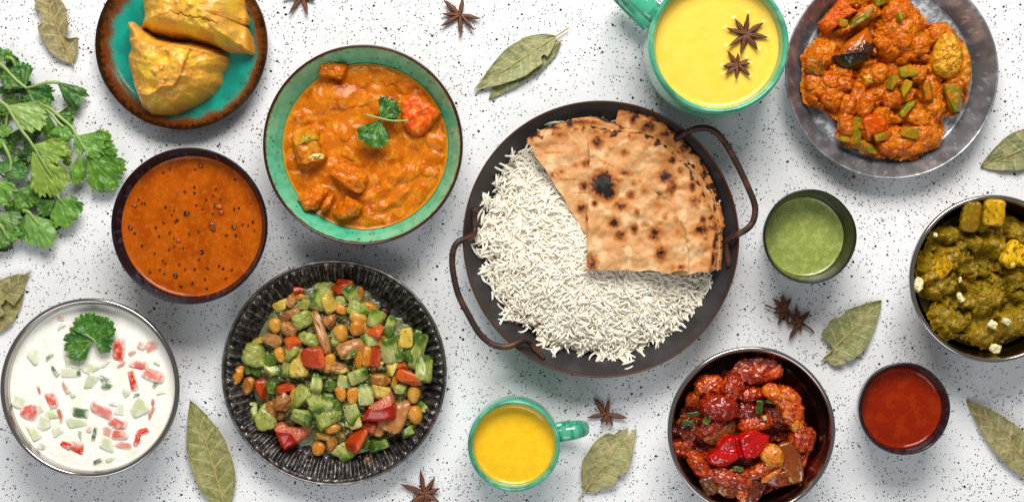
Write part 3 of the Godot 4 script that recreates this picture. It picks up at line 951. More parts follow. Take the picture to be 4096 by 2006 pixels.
	put.call("A", "y", [[705, 380, 190, 120, -22], [400, 840, 180, 90, -15], [980, 1020, 160, 140, 20]])
	put.call("A", "d", [[260, 1120, 90, 260, -15], [380, 1200, 160, 110, 25]])
	put.call("A", "g", [[1250, 140, 250, 100, 0], [1010, 370, 180, 130, 10], [1100, 830, 220, 160, 30], [860, 980, 190, 200, 0], [1000, 780, 140, 140, 40]])
	put.call("A", "k", [[1250, 215, 210, 120, 10], [600, 1190, 210, 150, -8], [760, 1180, 115, 210, 5], [480, 1120, 120, 130, 15], [1390, 820, 120, 160, -20]])
	put.call("B", "k", [[220, 310, 160, 130, 20], [420, 440, 260, 180, 25], [560, 820, 200, 160, -10], [650, 550, 210, 210, 15], [820, 590, 130, 170, 30], [1160, 960, 170, 440, 20], [800, 950, 200, 300, 3], [1250, 1180, 200, 330, 2]])
	put.call("B", "d", [[1150, 780, 110, 170, 15], [920, 960, 130, 260, 0], [1040, 1000, 130, 200, -5], [800, 705, 150, 130, 35], [890, 770, 130, 120, 35], [420, 1130, 120, 100, 0]])
	put.call("C", "k", [[350, 630, 100, 250, 0], [950, 450, 210, 320, 30], [1130, 600, 170, 210, 15], [1150, 500, 190, 330, -25], [1290, 520, 150, 250, 8], [1150, 250, 190, 220, 5], [1240, 740, 220, 170, -30], [1390, 640, 150, 160, 5], [970, 680, 250, 200, 15, 2.0]])
	put.call("C", "d", [[590, 310, 140, 150, 5], [620, 210, 150, 90, 15], [1320, 290, 130, 120, 30], [1410, 540, 110, 140, 20]])
	put.call("D", "k", [[250, 240, 180, 150, 10], [340, 630, 170, 300, -18], [240, 1130, 190, 210, -30], [515, 400, 180, 260, -3], [960, 340, 150, 150, -15], [1240, 590, 190, 130, 45], [1085, 870, 240, 150, -25]])
	put.call("D", "d", [[660, 1010, 260, 190, -18], [500, 1020, 130, 130, 20], [290, 1050, 110, 160, -20], [80, 270, 120, 110, 30], [1040, 740, 90, 100, 10], [150, 520, 120, 120, 0]])
	put.call("D", "g", [[100, 680, 210, 150, -20], [300, 770, 90, 90, 0], [150, 1100, 160, 140, 20]])
	put.call("D", "y", [[690, 370, 240, 180, 20], [360, 700, 150, 260, -18], [170, 90, 200, 130, -20], [830, 80, 130, 180, 15]])
	put.call("C", "r", [[460, 350, 150, 260, -8]])
	put.call("B", "r", [[250, 100, 210, 90, 12], [620, 1030, 150, 250, 10], [190, 180, 240, 120, -8, 3.0]])
	put.call("D", "q", [[90, 1010, 150, 270, 12], [530, 1230, 120, 90, 0]])
	put.call("C", "q", [[700, 670, 110, 140, 20]])
	put.call("A", "p", [[925, 265, 210, 110, 12], [1460, 430, 200, 140, 30], [1460, 735, 190, 240, -20, 2.0], [630, 640, 170, 210, -8], [170, 1210, 130, 210, 25], [1310, 1110, 160, 270, 16, 2.0], [695, 1005, 150, 215, -22, 3.0]])
	put.call("B", "p", [[450, 240, 90, 210, 0], [560, 420, 230, 150, 25], [420, 540, 240, 150, 12, 3.0], [400, 670, 200, 210, 30, 1.0], [720, 840, 160, 170, 10], [640, 1150, 240, 90, -28], [520, 1030, 160, 310, 6, 2.0], [420, 1060, 115, 260, 0, 4.0]])
	put.call("C", "p", [[155, 170, 140, 240, 18], [890, 400, 150, 200, 25, 2.0], [1360, 830, 220, 130, -8, 2.0], [1270, 930, 270, 110, 14], [1180, 1080, 180, 200, 20]])
	put.call("C", "q", [[290, 290, 160, 250, 20]])
	put.call("D", "p", [[1120, 400, 170, 260, 8], [1135, 660, 200, 250, -22, 2.0], [350, 410, 160, 260, 5, 2.0], [200, 385, 150, 220, -12, 2.0], [230, 900, 100, 120, 30], [870, 230, 110, 190, 15]])
	put.call("D", "q", [[700, 220, 260, 170, 6, 4.0]])
	put.call("A", "t", [[810, 680, 200, 180, 10, 2.0], [590, 830, 240, 160, 12, 2.0], [1330, 570, 180, 190, 20, 1.0]])
	put.call("A", "r", [[925, 190, 130, 70, 15], [1110, 1060, 260, 280, -10, 3.0]])
	put.call("A", "b", [[860, 870, 190, 190, -12, 2.0]])
	put.call("B", "b", [[640, 700, 180, 170, 15, 3.0], [970, 1140, 170, 110, 8]])
	put.call("C", "r", [[770, 315, 230, 110, -18, 3.0]])
	put.call("D", "b", [[1070, 195, 340, 150, 20, 4.0]])
	put.call("D", "r", [[400, 960, 200, 340, 28, 2.0], [570, 810, 150, 130, 10]])
	put.call("B", "o", [[740, 470, 150, 130, 35]])
	put.call("A", "y", [[1300, 345, 190, 230, -25, 3.0], [930, 1170, 220, 220, -5, 2.0]])
	put.call("B", "y", [[1010, 790, 190, 230, -6]])
	put.call("A", "g", [[370, 1010, 280, 270, 20], [960, 570, 270, 190, -25, 4.0]])
	put.call("C", "g", [[500, 680, 260, 330, -15]])
	put.call("C", "q", [[590, 590, 150, 240, -15, 3.0]])
	put.call("A", "k", [[1140, 350, 220, 200, 15, 3.0]])
	put.call("B", "k", [[330, 265, 160, 260, -32, 4.0], [300, 980, 190, 130, -22, 5.0]])
	put.call("A", "d", [[590, 1060, 150, 140, -25, 2.0]])
	put.call("D", "k", [[420, 170, 240, 160, -20, 4.0]])
	var wedge := func(pts: Array, ridge: Array, skin_up: Vector2, h: float, label: String) -> void:
		var dist := func(x: float, y: float) -> Array:
			var best := 1e9
			var side := 1.0
			for i in ridge.size() - 1:
				var a: Vector2 = ridge[i]
				var b: Vector2 = ridge[i + 1]
				var q := Geometry2D.get_closest_point_to_segment(Vector2(x, y), a, b)
				var l := q.distance_to(Vector2(x, y))
				if l < best:
					best = l
					side = signf((Vector2(x, y) - q).dot(skin_up))
			return [best, side]
		domed("tomato_wedge", pts, h, 7.0, 5.0, func(x, y):
			var d: Array = dist.call(x, y)
			return 9.0 * exp(-d[0] / (34.0 if d[1] > 0.0 else 26.0)) + (2.5 * sqrt(minf(d[0], 40.0) / 40.0) if d[1] > 0.0 else 0.6 * noise(x, y, 9)), func(x, y, f, hh):
			var d: Array = dist.call(x, y)
			var c: Color = hx("a81a0a").lerp(hx("bb3414"), sm(0.0, 0.6, noise(x, y, 40))) if d[1] > 0.0 else hx("bf6a50").lerp(hx("a94a36"), sm(0.0, 0.5, noise(x, y, 14)))
			c = c.lerp(hx("cf8f6a"), 0.7 * sm(0.35, 0.6, noise(x + 80, y, 11)) if d[1] < 0.0 else 0.0)
			return c.lerp(herb2, 0.8 * sm(0.62, 0.74, noise(x, y + 31, 7))), mat("tomato_skin", 0.2, 0.5), label, "tomato wedge", "big tomato wedges in the salad")
	var zq := func(q: String, a: Array) -> Array: return zp(quads[q].x, quads[q].y, 3.156, a)
	wedge.call(zq.call("C", [610, 830, 640, 765, 740, 738, 775, 790, 950, 795, 1132, 742, 1125, 830, 1040, 930, 950, 1000, 740, 1126, 690, 1050, 640, 930]), zq.call("C", [600, 840, 720, 850, 845, 862, 900, 930, 960, 1005]), Vector2(-0.5, 0.8), 0.013, "big red tomato wedge lying lowest on the fluted plate at seven o'clock")
	wedge.call(zq.call("D", [838, 348, 880, 470, 906, 560, 902, 700, 800, 752, 600, 752, 452, 738, 480, 650, 540, 550, 650, 480, 760, 400]), zq.call("D", [530, 560, 620, 570, 720, 565, 820, 530, 895, 485]), Vector2(0.1, 1.0), 0.024, "big red tomato wedge with a crumb on its skin at half past four")

# ---- the iron pan with rice and flatbreads
func make_pan() -> void:
	var k := kk(0.038)
	var o := dish("iron_pan", 2511 - 108, 957, 0.038, "wide dark iron serving pan with two wire handles, rice and flatbread inside", "pan")
	var iron := mat("dark_iron", 0.46, 0.45, 0.35, 0.012, 0.05)
	var tone := func(r: float, y: float, th: float, i: int) -> Color:
		var x: float = cos(th) * r / k
		var z: float = sin(th) * r / k
		var c: Color = hx("383739").lerp(hx("454346"), sm(-0.2, 0.5, noise(x, z, 160)))
		c = c.lerp(hx("302e30"), 0.4 * sm(0.1, 0.5, noise(x * 0.4 + 50, z, 60)))
		return c.lerp(hx("4a3128"), sm(536, 548, r / k + 6 * noise(x, z, 60)) * 0.9)
	part("pan_body", lathe(prof([[0, 1], [410, 1], [420, 0], [436, 0], [470, 5], [545, 33], [553, 36.5], [554, 38.5], [551, 39.6], [546, 38.6], [538, 34.5], [470, 8.5], [445, 4.6], [425, 4], [200, 4], [0, 4]], k, 6), 360, tone, 0, 0, 0, 0, 0.003), iron, o)
	var wire := func(called: String, ox: float, oy: float, f: float, pts: Array) -> void:
		var path := []
		for q in pts:
			path.append(at(ox + q[0] / f, oy + q[1] / f, q[2] * 0.001) - o.position)
		part(called, tube(path, func(t): return 0.0031, 14, func(t, a, p): return hx("3a2a25").lerp(hx("5f3a2a"), sm(0.0, 0.5, noise3(p * 1000.0, 18)))), iron, o)
	wire.call("handle", 1780, 780, 1.753, [[205, 98, 31], [206, 170, 30], [208, 245, 31], [196, 280, 35], [150, 305, 42], [98, 325, 45], [64, 370, 46], [50, 450, 46], [60, 560, 46], [95, 700, 46], [165, 840, 46], [235, 960, 46], [300, 1025, 46], [370, 1058, 46], [440, 1062, 46], [500, 1040, 44], [550, 1018, 40], [590, 1030, 34], [640, 1085, 31], [692, 1148, 32]])
	wire.call("handle", 2650, 440, 1.856, [[96, 218, 32], [140, 190, 37], [200, 155, 43], [270, 134, 46], [340, 136, 47], [400, 165, 47], [460, 235, 47], [530, 350, 47], [590, 470, 47], [640, 580, 47], [680, 680, 47], [690, 750, 47], [672, 830, 47], [625, 885, 47], [560, 922, 45], [500, 955, 40], [482, 985, 34], [486, 1060, 31], [496, 1160, 31]])
	make_rice(o)
	make_rotis()

func make_rice(o: Node3D) -> void:
	var grain := func(bend: float, l: float) -> ArrayMesh:
		var path := []
		for i in 5:
			var t := i / 4.0 - 0.5
			path.append(Vector3(t * l, bend * (0.25 - t * t) * 4.0, 0) * 0.001)
		var g := hx("f7f1e2")
		return tube(path, func(t): return 0.00114 * pow(maxf(0.0, 1.0 - pow(absf(t * 2.0 - 1.0), 3.4)), 0.45) + 0.00012, 7, func(t, a, p): return g, Vector2(1.0, 0.78), 2)
	var m := mat("cooked_rice", 0.36, 0.45)
	m.backlight_enabled = true
	m.backlight = Color(0.3, 0.29, 0.25)
	var c := Vector2(2385, 985)
	var edge := []
	for q in [[2105, 600], [2170, 520], [2300, 470], [2560, 480], [2720, 600], [2860, 820], [2880, 1000], [2835, 1180], [2780, 1250], [2700, 1320], [2600, 1390], [2480, 1440], [2380, 1420], [2270, 1395], [2180, 1380], [2110, 1310], [2030, 1260], [1995, 1180], [1972, 1130], [1942, 1080], [1934, 960], [1942, 850], [1972, 770], [2000, 700], [2060, 640]]:
		edge.append(Vector2(q[0], q[1]))
	var rf := outline(edge, c, 44.0, 80.0)
	var dome := func(f: float) -> float: return 6.0 + 26.0 * pow(maxf(0.0, 1.0 - f * f), 0.75)
	var pan_floor := func(x: float, y: float) -> float: return 4.6 + maxf(0.0, Vector2(x - 2403.0, y - 957.0).length() - 446.0) * 0.33
	var bed := sheet(0.012, c, func(th): return rf.call(th) - 14.0, 40, 120, func(x, y, f, th): return maxf(dome.call(f) - 11.6 + 0.5 * noise(x, y, 30) - 6.0 * sm(0.85, 1.0, f), pan_floor.call(x, y) - 11.5), func(x, y, f, hh): return hx("efe8d4"))
	var heap := Node3D.new()
	heap.name = "rice_heap"
	add_child(heap)
	tag(heap, "heap of long white basmati rice filling the iron pan around the flatbread", "rice", "", "stuff")
	heap.position = at(c.x, c.y, 0.012)
	part("packed_rice", bed, m, heap)
	var kinds := [grain.call(0.6, 14.0), grain.call(1.8, 16.0), grain.call(3.2, 14.5), grain.call(1.0, 9.5)]
	var place := func(f: float, th: float, sink: float) -> Transform3D:
		var r: float = rf.call(th) * f
		var h: float = dome.call(f) + sink
		var floor_h: float = pan_floor.call(c.x + cos(th) * r, c.y + sin(th) * r)
		h = maxf(h, floor_h + 1.8)
		var p := at(c.x + cos(th) * r, c.y + sin(th) * r, h * 0.001)
		var slope := f * 0.5
		var b := Basis(Vector3.UP, rng.randf_range(0, TAU)) * Basis(Vector3.BACK, rng.randf_range(-0.22, 0.22)) * Basis(Vector3.RIGHT, rng.randf_range(0, TAU))
		b = Basis(Vector3(sin(th), 0, -cos(th)), -slope) * b
		var s := rng.randf_range(0.8, 1.28)
		return Transform3D(b.scaled_local(Vector3(s, rng.randf_range(0.75, 1.15), 0.95)), p)
	for kind in 4:
		var mm := MultiMesh.new()
		mm.transform_format = MultiMesh.TRANSFORM_3D
		mm.use_colors = true
		mm.mesh = kinds[kind]
		mm.instance_count = 1500
		for i in 1500:
			var th := rng.randf_range(0, TAU)
			var t: Transform3D = place.call(sqrt(rng.randf()) * 0.99, th, rng.randf_range(-0.3, 1.3))
			mm.set_instance_transform(i, Transform3D(t.basis, t.origin - heap.position))
			var v := rng.randf_range(0.9, 1.05)
			mm.set_instance_color(i, Color(v, v * rng.randf_range(0.97, 1.0), v * rng.randf_range(0.9, 1.0)))
		var mi := MultiMeshInstance3D.new()
		mi.name = "rice_grains"
		mi.multimesh = mm
		mi.material_override = m
		heap.add_child(mi, true)
	for i in 300:
		var th := rng.randf_range(0.15, 4.05)
		var f := rng.randf_range(0.94, 1.03) if i < 110 else sqrt(rng.randf_range(0.08, 0.9))
		if i >= 110 and th > 3.7 and f < 0.7: th -= 1.6
		var t: Transform3D = place.call(f, th, 1.9 if i >= 110 else -1.0)
		var b := t.basis.orthonormalized()
		var fringe := i < 110
		var q := solo("rice_grain", kinds[i % 4], m, t.origin, "loose white rice grain sticking out from the fringe of the rice heap" if fringe else "whole white rice grain lying uppermost on the rice heap", "rice grain", "rice grains at the fringe" if fringe else "rice grains on top of the heap")
		q.basis = b

func make_rotis() -> void:
	var z := func(a: Array) -> Array: return zp(2050, 400, 1.729, a)
	var bread := mat("flatbread", 0.62, 0.4, 0.0, 0.03, 0.03)
	var base := hx("cb9660")
	var light := hx("deb684")
	var tan := hx("b0703a")
	var toast := hx("8a4716")
	var char_c := hx("170d0b")
	var bake := func(spots: Array, edge_char: float, sd: float) -> Callable:
		return func(x: float, y: float, f: float, hh: float) -> Color:
			var c: Color = base.lerp(light, sm(0.0, 0.5, noise(x + sd, y, 130)))
			c = c.lerp(tan, 0.6 * sm(0.0, 0.6, noise(x, y + sd, 170)))
			c = c.lerp(light, 0.35 * sm(0.2, 0.6, noise(x, y + sd, 9)))
			var heat := 0.0
			var nn := noise(x, y, 26)
			for s in spots:
				var dx: float = (x - s[0]) / s[2]
				var dy: float = (y - s[1]) / s[3]
				var d: float = dx * dx + dy * dy
				if d < 5.0: heat = maxf(heat, s[4] * exp(-d * 0.75) * (1.0 + 0.4 * nn))
			heat = maxf(heat, 0.2 * edge_char * sm(0.8, 0.98, f + 0.12 * noise(x, y, 80)))
			heat = maxf(heat, edge_char * sm(0.955, 1.0, f + 0.05 * noise(x, y, 60)) * (0.55 + 1.1 * noise(x + 40, y, 45)))
			c = c.lerp(hx("b26a26"), 0.85 * sm(0.06, 0.34, heat))
			c = c.lerp(toast, sm(0.36, 0.62, heat))
			return c.lerp(char_c, sm(0.58, 0.95, heat))
	var spots := func(rows: Array) -> Array:
		var out := []
		for r in rows: out.append([2050 + r[0] / 1.729, 400 + r[1] / 1.729, r[2] / 1.729, r[3] / 1.729, r[4]])
		return out
	var leaf := func(called: String, par: Node3D, h: float, ap: Vector2, arc: Array, rough: float, bk: Callable, wave: Callable, sd: float) -> void:
		var pts := [ap] + arc
		var a0: float = (arc[0] - ap).angle()
		var a1: float = (arc[arc.size() - 1] - ap).angle()
		var rf := outline(pts, ap + Vector2.from_angle((a0 + a1) / 2.0) * 0.5, 0.0)
		var rough_rf := func(th: float) -> float: return rf.call(clampf(th, a0 + 0.01, a1 - 0.01)) + rough * noise(cos(th) * 400 + sd, sin(th) * 400, 22)
		var mesh := sheet(h, ap, rough_rf, 150, 190, wave, bk, a0, a1, 1.6)
		var w := at(ap.x, ap.y, h)
		part(called, mesh, bread, par, w - par.position)
	var roti := func(label: String, ap: Vector2, h: float) -> Node3D:
		var p := at(ap.x, ap.y, h)
		return thing("flatbread", p, label, "flatbread", "folded flatbreads in the pan")
	var wav := func(sd: float, amp: float, drop: float) -> Callable:
		return func(x: float, y: float, f: float, th: float) -> float:
			return amp * noise(x + sd, y, 150) + 0.22 * noise(x, y + sd, 45) - drop * f * f + 0.9 * sm(0.93, 0.97, f) - 2.2 * sm(0.97, 1.0, f)
	var apD: Vector2 = z.call([720, 1010])[0]
	var D: Node3D = roti.call("lowest folded flatbread peeping out at the pan wall by the lower handle end", apD, 0.025)
	leaf.call("lower_fold", D, 0.025, apD, z.call([1180, 400, 1300, 540, 1420, 760, 1455, 910, 1450, 1040, 1440, 1182]), 2.0, bake.call(spots.call([[1440, 1000, 15, 60, 0.4]]), 0.7, 10.0), wav.call(31.0, 2.0, -4.0), 10.0)
	var apC: Vector2 = z.call([660, 1000])[0]
	var C: Node3D = roti.call("charred flatbread tucked beneath the others with its corner rising to the pan top", apC, 0.028)
	leaf.call("lower_fold", C, 0.028, apC, z.call([733, 60, 790, 68, 870, 86, 1000, 132, 1110, 205, 1210, 305, 1320, 430, 1400, 600, 1450, 770, 1468, 880, 1440, 905]), 2.0, bake.call(spots.call([[835, 130, 26, 50, 0.9], [935, 185, 50, 38, 1.0], [1060, 235, 42, 22, 0.95], [900, 95, 160, 14, 0.85], [1000, 140, 60, 16, 0.9], [1190, 330, 40, 40, 0.9], [1110, 215, 70, 30, 0.8], [1330, 480, 30, 60, 0.7], [760, 140, 30, 20, 0.3], [1440, 780, 14, 60, 0.6]]), 1.5, 20.0), wav.call(57.0, 2.2, -5.0), 20.0)
	var apB: Vector2 = z.call([552, 1000])[0]
	var B: Node3D = roti.call("layered flatbread showing as a ragged wedge beside the white rice", apB, 0.033)
	leaf.call("lower_fold", B, 0.033, apB, z.call([104, 262, 200, 205, 320, 165, 430, 125, 560, 112, 640, 128, 720, 160, 830, 200, 1000, 262, 1150, 352, 1290, 478, 1370, 620, 1405, 720, 1428, 850, 1424, 1000, 1405, 1170]), 2.0, bake.call(spots.call([[440, 150, 150, 18, 0.75], [300, 190, 30, 14, 0.95], [1400, 900, 14, 90, 0.8], [1330, 540, 14, 30, 0.8], [520, 150, 100, 10, 0.4]]), 1.1, 30.0), wav.call(83.0, 2.0, -2.0), 30.0)
	leaf.call("upper_fold", B, 0.0355, apB, z.call([104, 282, 200, 222, 320, 190, 430, 172, 550, 190, 640, 190, 700, 195]), 1.6, bake.call(spots.call([[325, 237, 45, 20, 0.6], [435, 447, 26, 20, 0.5], [512, 440, 40, 28, 0.75], [340, 495, 20, 16, 0.6], [285, 518, 28, 16, 0.75], [492, 592, 28, 30, 0.95], [480, 747, 34, 32, 0.95], [522, 820, 20, 24, 0.65], [170, 312, 20, 12, 0.45], [440, 200, 20, 12, 0.6], [250, 362, 110, 9, 0.42], [330, 300, 120, 7, 0.36], [395, 548, 80, 7, 0.42], [490, 640, 70, 8, 0.36], [400, 455, 90, 6, 0.3], [330, 215, 120, 8, 0.3], [460, 700, 50, 6, 0.3]]), 0.8, 40.0), func(x, y, f, th): return 1.2 * noise(x + 20, y, 110) + 1.6 * sin((y + 0.28 * x) / 15.0) * sm(0.35, 0.6, f) * 0.45 + 0.2 * noise(x, y, 30), 40.0)
	var apA: Vector2 = z.call([512, 1172])[0]
	var A: Node3D = roti.call("uppermost quarter folded flatbread with big black scorch marks", apA, 0.040)
	var sA: Array = spots.call([[625, 580, 74, 72, 1.5], [662, 640, 46, 46, 1.3], [590, 590, 60, 24, 0.9], [655, 505, 20, 30, 0.8], [720, 555, 40, 20, 0.6], [1060, 525, 48, 48, 1.05], [1100, 590, 34, 60, 0.8], [1105, 415, 28, 28, 0.95], [1165, 485, 20, 24, 0.75], [1245, 600, 24, 36, 1.0], [1260, 700, 40, 42, 0.68], [1320, 830, 20, 26, 1.0], [1310, 900, 56, 34, 0.95], [1335, 958, 15, 14, 0.8], [775, 362, 30, 26, 0.55], [588, 285, 40, 46, 0.92], [582, 222, 26, 26, 0.5]])
	sA += spots.call([[705, 850, 36, 38, 1.0], [845, 890, 24, 30, 0.95], [745, 930, 38, 36, 0.92], [985, 925, 42, 46, 0.9], [1025, 1058, 34, 44, 1.0], [750, 730, 44, 34, 0.85], [860, 775, 20, 30, 0.62], [820, 655, 28, 28, 0.85], [780, 505, 46, 18, 0.75], [910, 620, 26, 30, 0.4], [840, 580, 20, 16, 0.55], [1055, 805, 20, 26, 0.52], [1010, 735, 24, 20, 0.42], [915, 865, 30, 20, 0.45], [1025, 850, 22, 22, 0.45], [1140, 910, 24, 22, 0.45], [548, 1130, 40, 56, 0.78], [1170, 1155, 24, 20, 0.75], [1110, 1170, 20, 26, 0.45], [570, 715, 20, 22, 0.85], [1395, 1000, 14, 26, 0.85], [700, 214, 60, 16, 0.9], [880, 222, 46, 10, 0.85], [1390, 1100, 16, 60, 0.9]])
	for i in 12:
		var fa := rng.randf_range(-1.5, 0.0)
		var fr := sqrt(rng.randf()) * 520.0
		sA.append([2346 + cos(fa) * fr, 1078 + sin(fa) * fr, rng.randf_range(5, 15), rng.randf_range(5, 15), rng.randf_range(0.12, 0.34)])
	var bkA: Callable = bake.call(sA, 1.3, 50.0)
	var bkU: Callable = bake.call(sA, 0.3, 50.0)
	leaf.call("lower_fold", A, 0.040, apA, z.call([540, 175, 650, 192, 760, 210, 900, 222, 1000, 270, 1110, 345, 1210, 440, 1290, 560, 1350, 690, 1400, 800, 1420, 930, 1412, 1060, 1375, 1205]), 2.0, bkA, wav.call(11.0, 3.6, 1.0), 50.0)
	var puffs: Array = spots.call([[930, 480, 60, 50, 1.6], [900, 770, 80, 60, 1.3], [870, 880, 40, 60, 1.2], [930, 940, 90, 60, 1.2], [700, 1080, 130, 80, 1.0]])
	leaf.call("upper_fold", A, 0.0445, apA, z.call([541, 400, 640, 420, 740, 475, 860, 555, 960, 615, 1060, 700, 1140, 800, 1190, 910, 1218, 1040, 1222, 1192]), 1.2, bkU, func(x, y, f, th):
		var b: float = 3.2 * noise(x + 11.0, y, 170) + 0.3 * noise(x, y, 40)
		for s in puffs: b += s[4] * exp(-(pow((x - s[0]) / s[2], 2) + pow((y - s[1]) / s[3], 2)) * 1.2)
		return b, 50.0)

# ---- mugs of golden milk
func make_mugs() -> void:
	var gl := mat("mug_glaze", 0.12, 0.5, 0.0, 0.0, 0.05, "grain", 0.4)
	var green := hx("46a482")
	var deep := hx("238062")
	var pale := hx("7cc4a4")
	var tone := func(r: float, y: float, th: float, i: int) -> Color:
		var p := Vector3(cos(th) * r, y, sin(th) * r) * 1000.0
		var c: Color = green.lerp(deep, sm(-0.2, 0.5, noise3(p, 40)))
		c = c.lerp(pale, 0.5 * sm(0.1, 0.5, noise3(p + Vector3.ONE * 60, 22)))
		return c.lerp(hx("5a4a1c"), 0.7 * sm(0.64, 0.74, noise3(p, 5)))
	var inside := func(r: float, y: float, th: float, i: int) -> Color:
		return hx("86ab74").lerp(hx("6fa678"), sm(0.0, 0.4, noise(cos(th) * 300, sin(th) * 300, 80)))
	var o := dish("green_mug", 2875, 175, 0.085, "large mint green mug of yellow milk with two star anise afloat", "mug", "mint green mugs")
	var k := kk(0.085)
	part("mug_body", lathe(prof([[0, 3], [185, 3], [190, 0], [205, 0], [255, 12], [280, 32], [287, 52], [284, 74], [283, 81], [280, 85.5], [271, 88], [262, 87], [256.5, 83.5], [254.5, 80]], k, 6), 256, tone), gl, o)
	part("inside", lathe(prof([[254.5, 80], [248, 75], [244, 66], [240, 48], [215, 18], [170, 10], [0, 9]], k, 5), 200, inside), gl, o)
	var dir := Vector3(-0.72, 0, -0.69)
	var at_rim := at(2622, 62, 0.070) - o.position
	at_rim.y = 0.0
	var hp := []
	for q in [[-0.001, 72], [0.008, 76], [0.026, 74], [0.040, 60], [0.042, 42], [0.032, 26], [0.012, 20], [-0.012, 19]]: hp.append(at_rim + dir * (q[0] + (0.012 if q[1] < 40 else 0.0)) + Vector3(0, q[1] * 0.001, 0))
	part("handle", tube(hp, func(t): return 0.0098, 24, func(t, a, p): return tone.call(p.length(), p.y, t * 9.0, 0), Vector2(1.0, 0.55)), gl, o)
	var milk := mat("golden_milk", 0.14, 0.5)
	var ya := hx("f2ca50")
	var yb := hx("f0c648")
	var tipped := zp(2500, 0, 2.629, [1300, 142, 1462, 244, 1508, 402, 1412, 528, 1214, 588, 1068, 490, 1056, 302, 1152, 196, 1080, 527, 1288, 615, 1323, 677, 1322, 812, 1172, 846, 1030, 785, 1022, 698])
	liquid("golden_milk", o, 0.073, 247, func(x, y, f):
		var c: Color = ya.lerp(yb, sm(-0.1, 0.5, noise(x, y, 120)))
		return c.lerp(hx("dcb41c"), 0.5 * sm(0.66, 0.76, noise(x, y + 90, 14))), milk, "pale yellow turmeric milk filling the large green mug", "milk", func(x, y):
		# the milk climbs a little up the floating star anise
		var up := 0.1 * noise(x, y, 60)
		for q in tipped:
			var d: float = Vector2(x - q.x, y - q.y).length()
			if d < 30.0: up += 0.9 * exp(-pow(d / 9.0, 2.0))
		return up, 130, 360, 2.0)
	var s := dish("green_mug", 2056, 1782, 0.070, "small mint green mug of deep yellow milk with its handle at three o'clock", "mug", "mint green mugs")
	k = kk(0.070)
	part("mug_body", lathe(prof([[0, 3], [120, 3], [124, 0], [136, 0], [165, 9], [183, 26], [189, 44], [187.5, 60], [186, 67], [182, 71], [175, 72.4], [168, 70.5], [164, 67.5]], k, 6), 256, tone), gl, s)
	part("inside", lathe(prof([[164, 67.5], [160, 62], [156, 54], [149, 40], [132, 15], [100, 9], [0, 8]], k, 5), 200, inside), gl, s)
	dir = Vector3(0.985, 0, -0.17)
	at_rim = at(2238, 1737, 0.058) - s.position
	at_rim.y = 0.0
	hp = []
	for q in [[-0.004, 56], [0.008, 60], [0.019, 58], [0.0255, 47], [0.0245, 32], [0.016, 21], [0.004, 17], [-0.010, 17]]: hp.append(at_rim + dir * q[0] + Vector3(0, q[1] * 0.001, 0))
	part("handle", tube(hp, func(t): return 0.0078 - 0.0012 * sin(t * PI), 24, func(t, a, p): return tone.call(p.length(), p.y, t * 9.0, 0), Vector2(1.0, 0.6)), gl, s)
	var yc := hx("f0be20")
	var yd := hx("edb81a")
	liquid("golden_milk", s, 0.058, 158, func(x, y, f):
		var c: Color = yc.lerp(yd, sm(-0.1, 0.5, noise(x, y, 50)))
		return c.lerp(hx("a86a10"), 0.8 * sm(0.74, 0.8, noise(x, y + 31, 9))), milk, "deep yellow turmeric milk filling the small green mug", "milk", func(x, y): return 0.12 * noise(x, y, 60), 90, 220, 2.0)

# ---- vegetable curry on the old tin plate
func wet_mat() -> StandardMaterial3D:
	return mat("wet_piece", 0.22, 0.35, 0.0, 0.010, 0.03)

func blot(called: String, x: float, y: float, h: float, size: Vector3, deg: float, e: float, amp: float, a: String, b: String, label: String, cat: String, tilt := Vector2.ZERO, c2 := "", grp := "", shape = null, m: Material = null) -> MeshInstance3D:
	var ca := hx(a)
	var cb := hx(b)
	var cc := hx(c2) if c2 else ca
	var mesh := chunk(size, e, amp * (0.4 if amp > 3.0 else 1.0), 10.5 if amp > 3.0 else 7.0, 24 if amp > 3.0 else 18, func(q: Vector3, p: Vector3) -> Color:
		var c: Color = ca.lerp(cb, sm(-0.15, 0.45, noise3(p, 10)))
		return c.lerp(cc, sm(0.12, 0.42, noise3(p + Vector3.ONE * 33.0, 6.5))) if c2 else c, shape, x + y)
	var q := solo(called, mesh, m if m else wet_mat(), at(x, y, h * 0.001), label, cat, grp)
	q.rotation = Vector3(tilt.x, deg_to_rad(-deg), tilt.y)
	return q

func stew(h: float, c: Vector2, rf: Callable, L: Array, base_h: float, warp: float, rough: float, nr: int, nt: int, cf: Callable) -> ArrayMesh:
	return sheet(h, c, rf, nr, nt, func(x, y, f, th):
		var wx: float = x + warp * noise(x, y + 333, 55) + warp * 0.14 * noise(x + 90, y, 20)
		var wy: float = y + warp * noise(x + 777, y, 55) + warp * 0.14 * noise(x, y + 190, 20)
		var b := base_h + lumps_h(L, wx, wy)
		b += rough * 1.4 * noise(x, y, 70) + rough * 0.3 * noise(x, y, 24) + rough * 0.06 * noise(x, y + 40, 9)
		return b * pow(sm(1.0, 0.9, f), 0.6), cf, 0.0, TAU, 0.0, 0.8)

